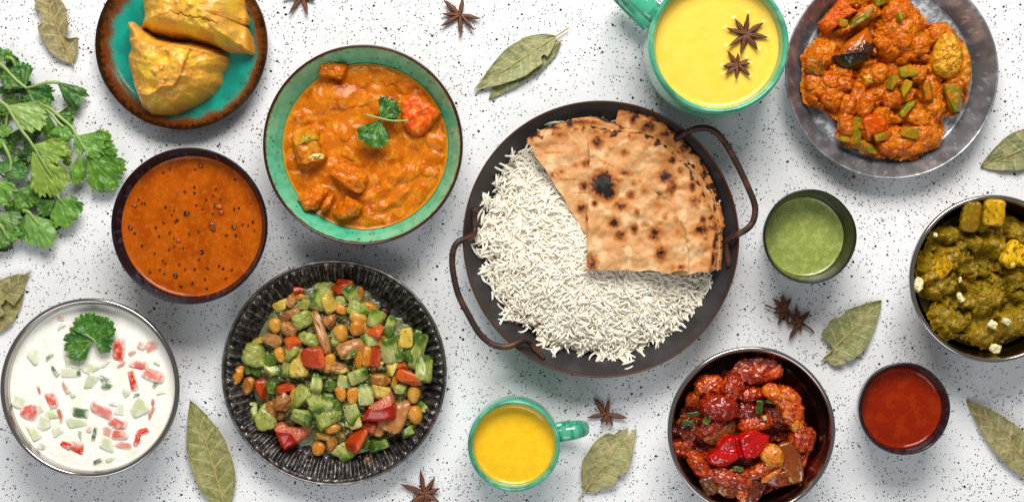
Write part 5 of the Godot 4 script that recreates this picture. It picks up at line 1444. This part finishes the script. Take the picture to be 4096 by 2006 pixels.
	domed("pepper_piece", zr.call([350, 905, 395, 880, 440, 848, 466, 790, 500, 735, 545, 722, 608, 742, 650, 720, 700, 695, 745, 688, 805, 715, 880, 735, 872, 800, 838, 868, 770, 918, 690, 925, 645, 905, 606, 942, 540, 980, 470, 988, 400, 966]), 0.051, 9.0, 5.0, func(x, y):
		# two lobes with a fold between them
		var fold: float = Geometry2D.get_closest_point_to_segment(Vector2(x, y), Vector2(2943, 1740), Vector2(2966, 1832)).distance_to(Vector2(x, y))
		return 1.5 * noise(x, y, 60) + 2.6 * sm(1790, 1740, y + (x - 2960) * 0.3) - 5.0 * exp(-pow(fold / 9.0, 2.0)), rc, red, "large glossy bright red pepper piece with a fold across its middle", "pepper piece")
	var on := func(zx: float, zy: float, l: float, w: float, deg: float, label: String, a: String) -> void:
		blot("spring_onion", 2640 + zx / 1.9838, 1370 + zy / 1.9838, 51, Vector3(l * 0.1226, 4.0, w * 0.1226), deg, 5.0, 0.3, a, "2c3a0c", label, "spring onion", Vector2.ZERO, "", "spring onion bits in the red sauce", null, glossy)
	on.call(790, 510, 55, 110, 4, "upright green spring onion strip in the middle of the red chicken", "3f4c10")
	on.call(833, 597, 32, 36, -25, "pale ribbed spring onion slice beneath the upright strip", "a8b070")
	on.call(865, 470, 50, 22, 10, "short green spring onion sliver beside the golden knob", "46560f")
	on.call(262, 566, 110, 34, -8, "long green spring onion leaf at the half past nine side", "36480e")
	on.call(222, 635, 100, 44, 5, "flat green spring onion piece below the long leaf", "3a4a10")
	on.call(370, 618, 60, 60, 30, "olive spring onion square on the red coated slab", "5a5a10")
	on.call(620, 1000, 90, 40, 8, "green spring onion scrap under the red pepper", "5a5c10")

# ---- coriander
func herb_leaf(par: Node3D, h: float, l: Array) -> void:
	var b := Vector2(l[0], l[1])
	var t := Vector2(l[2], l[3])
	var len := (t - b).length()
	var a0 := (t - b).angle()
	var half: float = l[7]
	var h0: float = l[4]
	var h1: float = l[5]
	var sd: float = l[0] * 3.1 + l[1]
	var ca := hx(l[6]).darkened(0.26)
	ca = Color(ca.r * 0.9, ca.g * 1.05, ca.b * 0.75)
	var vein := ca.lerp(hx("a9bd78"), 0.45)
	var pale := ca.lerp(hx("8aa830"), 0.4)
	var lobe := func(th: float) -> float:
		var u: float = (th - a0) / half
		var au := absf(u)
		var notch := 0.13 * exp(-pow((au - 0.36) / 0.04, 2.0)) + 0.05 * exp(-pow((au - 0.72) / 0.04, 2.0)) + 0.08 * exp(-pow(au / 0.035, 2.0)) * (1.0 if half > 0.8 else 0.0)
		var teeth := 0.06 * absf(sin(u * 10.0 + sd)) + 0.05 * absf(sin(u * 21.0 + sd))
		return len * 0.94 * (1.0 - 0.3 * pow(au, 3.0) - notch - 0.06 + teeth + 0.1 * n1.get_noise_1d(u * 60.0 + sd * 9.0))
	var mesh := sheet(h, b, lobe, 26, 110, func(x, y, f, th):
		var u: float = (th - a0) / half
		var lo: float = absf(fposmod(u * 1.5 + 0.5, 1.0) - 0.5) * 2.0
		return lerpf(h0, h1, f) + 3.4 * noise(x * 1.0 + sd, y, 70) * f + (0.5 * lo - 0.2) * f * len / 100.0 + 0.25 * sin(u * 23.0) * f * f + 2.6 * f * f * (u * u - 0.3) * sin(sd), func(x, y, f, hh):
		var th := (Vector2(x, y) - b).angle()
		var u: float = wrapf(th - a0, -PI, PI) / half
		var lo: float = absf(fposmod(u * 1.5 + 0.5, 1.0) - 0.5)
		var c: Color = ca.lerp(pale, 0.6 * sm(0.0, 0.5, noise(x, y + sd, 60)))
		c = c.lerp(pale, 0.3 * sm(0.88, 1.0, f))
		var side: float = absf(fposmod((lo * 2.2 - f * 1.1) * 4.0, 1.0) - 0.5)
		c = c.lerp(vein, 0.5 * sm(0.1, 0.03, side) * sm(0.15, 0.3, f))
		return c.lerp(vein, sm(0.035, 0.012, lo * maxf(f, 0.15)) * sm(1.0, 0.5, f) * 0.9), a0 - half, a0 + half)
	var w := at(b.x, b.y, h)
	part("leaf", mesh, leaf_mat(), par, w - par.position)

func leaf_mat() -> StandardMaterial3D:
	if mats.has("herb_leaf"): return mats["herb_leaf"]
	var m := mat("herb_leaf", 0.4, 0.45, 0.0, 0.012, 0.02)
	m.backlight_enabled = true
	m.backlight = Color(0.2, 0.22, 0.08)
	return m

func herb_sprig(called: String, h: float, leaves: Array, stems: Array, label: String, group := "") -> void:
	var o := thing(called, at(leaves[0][0], leaves[0][1], h), label, "coriander", group)
	for l in leaves: herb_leaf(o, h, l)
	for s in stems:
		var path := []
		for q in s: path.append(at(q[0], q[1], h + (q[2] if q.size() > 2 else 4.0) * 0.001) - o.position)
		var thick := 0.0019 if s.size() > 3 and h < 0.02 else 0.0011
		part("stem", tube(path, func(t): return thick * (1.0 - 0.35 * t), 10, func(t, a, p): return hx("7f9a4a").lerp(hx("93a85c"), t)), mat("herb_stem", 0.35), o)

func make_herbs() -> void:
	# spots read off two enlarged views of the bunch: u is the upper one, v the lower one
	var U := func(x: float, y: float) -> Array: return [x / 2.524, 150 + y / 2.524]
	var V := func(x: float, y: float) -> Array: return [x / 2.524, 600 + y / 2.524]
	var lf := func(f: Callable, bx: float, by: float, tx: float, ty: float, h0: float, h1: float, col: String, half: float) -> Array:
		return f.call(bx, by) + f.call(tx, ty) + [h0, h1, col, half]
	var st := func(f: Callable, rows: Array) -> Array:
		var out := []
		for r in rows: out.append(f.call(r[0], r[1]) + [r[2]])
		return out
	var g := "sprigs of the coriander bunch"
	# the lowest sprigs first
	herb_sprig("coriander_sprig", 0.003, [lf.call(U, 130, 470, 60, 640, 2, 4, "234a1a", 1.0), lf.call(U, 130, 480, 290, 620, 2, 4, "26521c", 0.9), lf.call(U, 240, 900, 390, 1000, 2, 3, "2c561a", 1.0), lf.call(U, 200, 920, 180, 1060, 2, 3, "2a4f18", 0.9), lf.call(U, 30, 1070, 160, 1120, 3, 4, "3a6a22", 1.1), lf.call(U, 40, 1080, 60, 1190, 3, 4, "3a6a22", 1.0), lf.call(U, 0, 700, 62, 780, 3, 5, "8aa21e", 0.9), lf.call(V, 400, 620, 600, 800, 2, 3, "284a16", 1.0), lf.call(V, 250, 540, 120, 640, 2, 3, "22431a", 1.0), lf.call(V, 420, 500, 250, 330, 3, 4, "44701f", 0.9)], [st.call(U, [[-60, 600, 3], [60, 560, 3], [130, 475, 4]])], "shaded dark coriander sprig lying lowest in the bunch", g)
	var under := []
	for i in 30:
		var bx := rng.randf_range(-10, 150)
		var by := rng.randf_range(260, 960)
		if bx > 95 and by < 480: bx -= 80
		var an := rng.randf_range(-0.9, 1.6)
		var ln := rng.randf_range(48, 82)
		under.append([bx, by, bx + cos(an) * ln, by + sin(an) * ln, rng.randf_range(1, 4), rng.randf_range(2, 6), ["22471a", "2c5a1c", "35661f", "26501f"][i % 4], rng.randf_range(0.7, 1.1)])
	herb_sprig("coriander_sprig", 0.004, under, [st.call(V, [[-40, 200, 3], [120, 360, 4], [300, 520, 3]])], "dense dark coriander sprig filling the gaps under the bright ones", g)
	herb_sprig("coriander_sprig", 0.008, [lf.call(U, 265, 515, 120, 290, 6, 5, "3d7030", 1.05), lf.call(U, 245, 500, 30, 330, 6, 5, "3a6c2e", 0.75), lf.call(U, 280, 520, 560, 655, 6, 4, "35702b", 0.75), lf.call(U, 290, 520, 400, 660, 5, 2, "3a762e", 0.9), lf.call(U, 595, 452, 860, 690, 9, 2, "2c6426", 0.52), lf.call(U, 150, 280, 220, 270, 5, 5, "3d7a2c", 1.1), lf.call(U, 90, 260, 60, 120, 6, 4, "4a8a1f", 1.0), lf.call(U, 60, 250, -40, 140, 8, 6, "547a4c", 0.9)], [st.call(U, [[596, 458, 9], [540, 450, 11], [450, 458, 11], [360, 482, 9], [268, 508, 6]]), st.call(U, [[-40, 240, 6], [40, 300, 7], [150, 420, 6], [268, 512, 6]]), st.call(U, [[60, 200, 7], [110, 210, 9], [135, 240, 8], [150, 290, 5]])], "dark green coriander sprig with a curled leaf reaching towards the samosa plate", g)
	herb_sprig("coriander_sprig", 0.010, [lf.call(U, 560, 790, 770, 870, 5, 2, "3f7014", 0.95), lf.call(U, 500, 790, 470, 1000, 5, 2, "56841e", 0.7), lf.call(U, 620, 885, 660, 1075, 8, 6, "6a9a42", 1.25), lf.call(U, 775, 990, 880, 1160, 9, 7, "7ca650", 0.7), lf.call(U, 790, 1000, 1090, 1130, 10, 8, "74a048", 0.62), lf.call(U, 950, 1110, 1120, 970, 6, 4, "5f9422", 0.8), lf.call(U, 880, 1130, 1180, 1180, 4, 3, "3f7a18", 0.62), lf.call(V, 880, 60, 1220, 400, 6, 2, "4f8212", 0.72), lf.call(V, 830, 30, 760, 335, 8, 3, "6c9a2a", 0.42), lf.call(V, 890, 90, 760, 300, 3, 2, "47741a", 0.4), lf.call(V, 620, 70, 740, 110, 5, 3, "7a8a24", 0.9)], [st.call(U, [[380, 670, 6], [500, 715, 7], [600, 800, 8], [720, 905, 8], [770, 990, 9], [860, 1100, 8], [905, 1190, 6]]), st.call(U, [[400, 660, 5], [520, 780, 7], [590, 860, 8], [640, 900, 8]]), st.call(U, [[770, 985, 9], [800, 1060, 8], [830, 1160, 8]])], "outer coriander sprig with bright leaves spreading to the navy soup bowl", g)
	herb_sprig("coriander_sprig", 0.009, [lf.call(V, 95, 225, -10, 130, 6, 5, "3f7a36", 0.9), lf.call(V, 100, 215, 170, 70, 6, 6, "3f7c3a", 0.8), lf.call(V, 95, 225, 300, 215, 6, 4, "387434", 0.7), lf.call(V, 90, 235, 130, 310, 6, 4, "36702f", 0.9), lf.call(V, 170, 410, 480, 440, 7, 4, "3c741a", 0.55), lf.call(V, 160, 410, 320, 610, 7, 3, "517f1c", 0.75), lf.call(V, -30, 300, 100, 540, 8, 6, "6b9638", 0.95), lf.call(V, 60, 520, 130, 590, 4, 3, "44761c", 0.9), lf.call(U, 60, 885, 70, 1010, 8, 6, "7da24e", 1.3), lf.call(U, 0, 1020, 50, 1110, 6, 5, "6c9648", 1.0)], [st.call(U, [[70, 770, 7], [60, 850, 8], [55, 890, 8]]), st.call(U, [[20, 1060, 5], [60, 1130, 7], [105, 1245, 7], [95, 1350, 6]]), st.call(V, [[90, 395, 6], [130, 408, 8], [175, 412, 8]])], "middle coriander sprig of deep green leaflets at the picture edge", g)
	herb_sprig("coriander_sprig", 0.011, [lf.call(V, 600, 480, 690, 770, 6, 3, "6b993a", 0.8), lf.call(V, 640, 480, 800, 560, 6, 4, "5a8e2e", 0.6), lf.call(V, 700, 520, 850, 600, 3, 2, "48801f", 0.5), lf.call(V, 560, 510, 370, 625, 4, 2, "3a6a18", 0.7), lf.call(V, 290, 630, 480, 980, 8, 3, "7da65a", 0.72), lf.call(V, 275, 640, 230, 940, 7, 3, "3f701c", 0.4), lf.call(V, 0, 770, 250, 830, 7, 4, "5f9236", 0.75), lf.call(V, -40, 640, 220, 770, 9, 6, "6c8a58", 0.6), lf.call(V, -20, 780, 60, 970, 6, 3, "5f8640", 0.9)], [st.call(V, [[230, 610, 7], [285, 625, 8], [340, 690, 7], [390, 750, 6]]), st.call(V, [[-60, 700, 7], [10, 770, 8], [60, 850, 6], [95, 900, 4]]), st.call(V, [[560, 440, 6], [590, 480, 8], [620, 520, 7]])], "lower coriander sprig whose pale leaves point to the yogurt bowl", g)
	herb_sprig("coriander_sprig", 0.016, [lf.call(U, 85, 695, 460, 880, 9, 7, "a3b878", 0.62), lf.call(U, 335, 1095, 735, 1160, 8, 6, "92a845", 0.5), lf.call(V, 345, 20, 610, 470, 8, 4, "8ba043", 0.62), lf.call(V, 350, 60, 400, 330, 5, 3, "6a8a3a", 0.35)], [st.call(U, [[-90, 560, 8], [0, 640, 9], [70, 700, 9], [130, 800, 9], [210, 930, 9], [290, 1030, 9], [340, 1110, 8]]), st.call(U, [[340, 1105, 8], [450, 1290, 8], [520, 1400, 6]])], "pale yellowing coriander sprig on a long stem lying uppermost in the bunch", g)

# ---- dried bay leaves
func bay(base: Vector2, tip: Vector2, width: float, h: float, o: Dictionary, label: String) -> void:
	var len := (tip - base).length()
	var k := kk(h)
	var root := thing("bay_leaf", at(base.x, base.y, h), label, "bay leaf", "dried bay leaves")
	var sd: float = base.x * 1.7 + base.y
	var ca := hx(o.get("col", "858a58"))
	var cb := ca.lerp(hx("a59a6c"), 0.5)
	var cv := hx("b7ac74")
	var nu := 120
	var nv := 36
	var u0: float = o.get("u0", 0.0)
	var u1: float = o.get("u1", 1.0)
	var peak: float = o.get("peak", 0.8)
	var bites: Array = o.get("bites", [])
	var lift: float = o.get("lift", 5.0)
	var bend: float = o.get("bend", 0.0)
	var v := PackedVector3Array()
	var col := PackedColorArray()
	var idx := PackedInt32Array()
	var curve := func(u: float) -> float: return bend * sin(u * PI) * len
	var height := func(u: float, s: float) -> float:
		return (0.9 + lift * 0.5 * s * s * (0.4 + 0.6 * sin(u * PI)) + 1.6 * noise(u * len + sd, s * width * 0.5, 110) + 0.5 * noise(u * len, s * width + sd, 40) + lift * 0.35 * sin(u * PI * 1.3) + 1.0) * 0.001
	for i in nu + 1:
		var u := u0 + (u1 - u0) * float(i) / nu
		var w := width * 0.5 * pow(sin(PI * clampf(pow(u, peak), 0.0, 1.0)), 0.85) * (1.0 + 0.03 * n1.get_noise_1d(u * 400.0 + sd))
		for j in nv + 1:
			var s := float(j) / nv * 2.0 - 1.0
			var ww := w
			for b in bites:
				if s * b[2] > 0.0:
					var inb := sm(b[0] - 0.012, b[0] + 0.012, u) * sm(b[1] + 0.012, b[1] - 0.012, u)
					ww *= 1.0 - inb * b[3] * (1.0 + 0.25 * n1.get_noise_1d(u * 900.0 + sd))
			var x := u * len
			# a torn end is ragged
			if u0 > 0.0 and i < 14: x += (14 - i) / 14.0 * 26.0 * n1.get_noise_1d(s * 120.0 + sd)
			if u1 < 1.0 and i > nu - 14: x += (i - nu + 14) / 14.0 * 26.0 * n1.get_noise_1d(s * 120.0 + sd)
			var z: float = s * ww + curve.call(u)
			v.append(Vector3(x * k, height.call(u, s), z * k))
			var c: Color = ca.lerp(cb, sm(-0.2, 0.5, noise(x + sd, z, 90)))
			c = c.lerp(hx("6c6a3a"), 0.5 * sm(0.1, 0.5, noise(x, z + sd, 50)))
			c = c.lerp(hx("b6ad84"), 0.3 * sm(0.2, 0.6, noise(x + sd, z + 70, 30)))
			var q := fposmod(u * 8.0 - absf(s) * 1.1 * (1.0 - 0.3 * absf(s)) + (0.4 if s > 0 else 0.0), 1.0)
			c = c.lerp(cv, 0.75 * sm(0.085, 0.02, absf(q - 0.5)) * sm(1.0, 0.7, absf(s)))
			c = c.lerp(cv, 0.35 * sm(0.06, 0.02, absf(noise(x * 1.3 + sd, z, 26))) )
			c = c.lerp(hx("8a6a3a"), 0.55 * sm(0.94, 1.0, absf(s)))
			c = c.lerp(hx("40301c"), 0.8 * sm(0.66, 0.74, noise(x + 3 * sd, z, 18)))
			col.append(c)
	for i in nu:
		for j in nv:
			var a := i * (nv + 1) + j
			var b := a + nv + 1
			idx.append_array([a, b, b + 1, a, b + 1, a + 1])
	part("blade", commit(v, col, idx), mat("dry_leaf", 0.62, 0.4, 0.0, 0.012, 0.02), root)
	var path := []
	var t0: float = o.get("stalk", -0.04)
	for i in 12:
		var u := lerpf(t0, minf(u1, 0.97) if u0 == 0.0 else 0.95, i / 11.0)
		if u < u0 and u0 > 0.0: continue
		path.append(Vector3(u * len * k, height.call(clampf(u, 0, 1), 0.0) + 0.0003, curve.call(clampf(u, 0.0, 1.0)) * k))
	part("midrib", tube(path, func(t): return 0.00075 * (1.15 - t * 0.8), 8, func(t, a, p): return hx(o.get("rib", "b3a264"))), mat("dry_leaf", 0.62), root)
	root.rotation.y = -(tip - base).angle()

func make_bay_leaves() -> void:
	bay(Vector2(291, 255), Vector2(150, -90), 142, 0.001, {"col": "807650", "peak": 0.75, "rib": "b08a55", "bites": [[0.24, 0.38, 1, 0.55], [0.38, 0.52, 1, 0.25], [0.5, 0.66, -1, 0.3]], "lift": 7.0}, "torn brownish bay leaf above the coriander bunch with a bitten edge")
	bay(Vector2(2242, 168), Vector2(1955, 398), 118, 0.001, {"col": "6f7a4c", "bend": 0.06, "peak": 0.8, "lift": 3.0, "stalk": -0.03}, "darker bay leaf half hidden beneath another by the mint bowl")
	bay(Vector2(2222, 146), Vector2(1908, 355), 132, 0.003, {"col": "8d9468", "peak": 0.8, "lift": 7.0, "stalk": -0.17, "bend": 0.0, "bites": [[0.2, 0.26, -1, 0.3]], "u1": 0.985}, "pale green bay leaf on a forked stalk, uppermost of two")
	bay(Vector2(4235, 520), Vector2(3922, 667), 150, 0.001, {"col": "7b8058", "peak": 0.9, "lift": 5.0, "bend": -0.02}, "smooth grey green bay leaf under the tin plate running out of the picture")
	bay(Vector2(-90, 1345), Vector2(95, 1176), 110, 0.001, {"col": "7f7a4a", "lift": 3.0, "peak": 1.0}, "lower bay leaf of the torn pair by the coriander, partly covered")
	bay(Vector2(-130, 1318), Vector2(118, 1088), 120, 0.0025, {"col": "77744a", "lift": 6.0, "peak": 1.1, "u1": 0.97, "rib": "a8864a", "bites": [[0.9, 0.99, -1, 0.5], [0.5, 0.6, 1, 0.6]]}, "upper ragged bay leaf of the torn pair by the coriander")
	bay(Vector2(3262, 1462), Vector2(3526, 1200), 172, 0.001, {"col": "788050", "u0": 0.13, "peak": 0.85, "lift": 6.0, "bites": [[0.1, 0.27, -1, 0.95], [0.52, 0.62, -1, 0.12], [0.26, 0.28, 1, 0.25]]}, "olive bay leaf with a torn base beside two star anise")
	bay(Vector2(905, 2045), Vector2(762, 1601), 170, 0.001, {"col": "7d8148", "lift": 7.0, "peak": 0.85, "bend": 0.02}, "long olive bay leaf standing between yogurt bowl and salad plate")
	bay(Vector2(2338, 1962), Vector2(2535, 1690), 172, 0.001, {"col": "928f62", "lift": 8.0, "peak": 0.85, "u1": 0.9, "stalk": -0.13, "rib": "b39a60", "bites": [[0.74, 0.84, -1, 0.3], [0.36, 0.42, 1, 0.2]]}, "pale tan bay leaf with a reddish stalk beside the small mug")
	bay(Vector2(4215, 1948), Vector2(3866, 1597), 142, 0.001, {"col": "857f56", "lift": 6.0, "peak": 0.9, "rib": "b3965a"}, "brownish green bay leaf beneath the small red sauce bowl's side, cut by the picture edge")

# ---- star anise
func make_carpel(len: float, w: float, h: float, open: float, sd: float) -> ArrayMesh:
	var nu := 20
	var v := PackedVector3Array()
	var col := PackedColorArray()
	var idx := PackedInt32Array()
	var body := hx("41241a")
	var lip := hx("7c4728")
	var slit := hx("1a0d08")
	var loop := [[0.0, 0.42, 0], [0.16, 0.1, 1], [0.26, 0.0, 2], [0.4, 0.03, 2], [0.72, 0.22, 3], [1.0, 0.52, 3], [0.75, 0.85, 3], [0.0, 1.0, 3]]
	var n := 14
	for i in nu + 1:
		var u := float(i) / nu
		var ww := w * (0.12 + 0.88 * pow(sin(PI * pow(clampf(u * 0.94 + 0.06, 0, 1), 0.85)), 1.1)) * (1.0 - sm(0.9, 1.0, u) * 0.7)
		var hh := h * (0.45 + 0.55 * sin(PI * pow(u, 0.7))) * (1.0 - sm(0.85, 1.0, u) * 0.6)
		var top := h * (0.92 + 0.12 * sin(u * PI)) + h * 0.25 * sm(0.7, 1.0, u)
		var op := open * sm(0.08, 0.3, u) * sm(1.0, 0.8, u)
		for j in n:
			var m := j if j < 8 else 14 - j
			var q: Array = loop[m]
			var side := 1.0 if j < 8 else -1.0
			var zz: float = q[0] * ww
			if q[2] == 1 or (q[2] == 2 and q[0] < 0.3): zz *= 0.35 + op
			var yy: float = top - q[1] * hh * (1.0 if q[2] > 1 else op + 0.1)
			var wr := 1.0 + (0.22 * n1.get_noise_3d(u * 260.0 + sd, j * 40.0, sd) if q[2] == 3 else 0.0)
			v.append(Vector3(u * len, maxf(yy, 0.02), side * zz * wr) * 0.001)
			var c := slit if q[2] == 0 else hx("4d2716") if q[2] == 1 else lip if q[2] == 2 else body
			c = c.lerp(hx("6a4026"), 0.6 * sm(0.0, 0.6, n1.get_noise_3d(u * 500.0 + sd, j * 90.0, sd)) if q[2] == 3 else 0.0)
			col.append(c)
	for i in nu:
		for j in n:
			var a := i * n + j
			var b := i * n + (j + 1) % n
			idx.append_array([a, a + n, b, b, a + n, b + n])
	return commit(v, col, idx)

func star(ox: float, oy: float, f: float, cx: float, cy: float, tips: Array, h: float, label: String, open := 0.5, stalk := []) -> void:
	var c := Vector2(ox + cx / f, oy + cy / f)
	var o := thing("star_anise", at(c.x, c.y, h), label, "star anise", "star anise pods")
	var k := kk(h) * 1000.0
	var m := mat("dry_pod", 0.5, 0.4, 0.0, 0.03, 0.012)
	var long := 0.0
	for i in range(0, tips.size(), 2):
		var d := Vector2(ox + tips[i] / f, oy + tips[i + 1] / f) - c
		var len := d.length() * k
		long = maxf(long, len)
		var w := clampf(len * 0.17, 1.7, 2.6) * rng.randf_range(0.85, 1.1)
		var q := part("pod", make_carpel(len, w, 4.6, open * rng.randf_range(0.4, 1.3), i * 31.0 + cx), m, o, Vector3(0, rng.randf_range(0.0, 0.0008), 0))
		q.rotation = Vector3(rng.randf_range(-0.3, 0.3), -d.angle(), rng.randf_range(-0.05, 0.1))
	part("core", chunk(Vector3(2.6, 4.6, 2.6), 2.6, 0.5, 2, 8, func(q: Vector3, p: Vector3) -> Color: return hx("5a3018").lerp(hx("3a1e12"), sm(0.0, 0.4, noise3(p, 2)))), m, o, Vector3(0, 0.0028, 0))
	if stalk.size():
		var path := []
		for q in stalk: path.append(at(ox + q[0] / f, oy + q[1] / f, h + q[2] * 0.001) - o.position)
		part("stalk", tube(path, func(t): return 0.0009, 8, func(t, a, p): return hx("5a3a26")), m, o)

func make_star_anise() -> void:
	solo("crumb", chunk(Vector3(3.6, 2.2, 2.6), 2.5, 0.6, 2, 8, func(q, p): return hx("9a5a1c")), mat("dry_pod", 0.5), at(3417, 708, 0.0009), "tiny orange brown crumb on the table just below the tin plate", "crumb")
	star(1100, 0, 12.88, 1400, -210, [640, 780, 1705, 870, 2130, 110, 2050, -620, 1600, -1100, 1000, -1050, 420, -700, 330, -60], 0.0005, "star anise cut by the top picture edge above the mint bowl")
	star(1700, 0, 3.004, 425, 182, [232, -8, 465, -25, 198, 175, 185, 328, 436, 462, 597, 392, 685, 236], 0.0005, "dark star anise with seven pods between mint bowl and big mug", 0.25)
	star(2500, 0, 2.629, 1270, 365, [1300, 142, 1462, 244, 1508, 402, 1412, 528, 1214, 588, 1068, 490, 1056, 302, 1152, 196], 0.0722, "larger star anise with eight wide pods afloat on yellow milk", 0.5)
	star(2500, 0, 2.629, 1186, 682, [1080, 527, 1195, 560, 1288, 615, 1323, 677, 1322, 812, 1172, 846, 1030, 785, 1022, 698], 0.0722, "smaller star anise below the larger one on the yellow milk", 0.35)
	star(3050, 1150, 4.07, 375, 330, [140, 165, 300, 95, 452, 150, 465, 400, 415, 590, 245, 615, 160, 432, 150, 340], 0.0005, "crumpled star anise with a stalk beside the chutney bowl", 0.7, [[45, 280, 4], [100, 300, 4], [170, 335, 4]])
	star(3050, 1150, 4.07, 595, 565, [545, 280, 770, 365, 740, 625, 625, 725, 395, 838, 370, 580, 385, 380], 0.001, "reddish open star anise leaning on the crumpled one", 0.9, [[720, 620, 3], [790, 675, 3], [840, 730, 2]])
	star(2280, 1570, 2.894, 425, 245, [275, 40, 440, 68, 670, 292, 508, 372, 436, 370, 348, 364, 188, 296], 0.0005, "weathered star anise with uneven pods above the tan bay leaf", 0.3)
	star(1580, 1860, 8.645, 1020, 980, [865, 105, 1445, 412, 1592, 784, 1555, 1250, 800, 1450, 395, 1310, 172, 636, 1200, 1500], 0.0005, "star anise under the salad plate at the lower picture edge", 0.6)
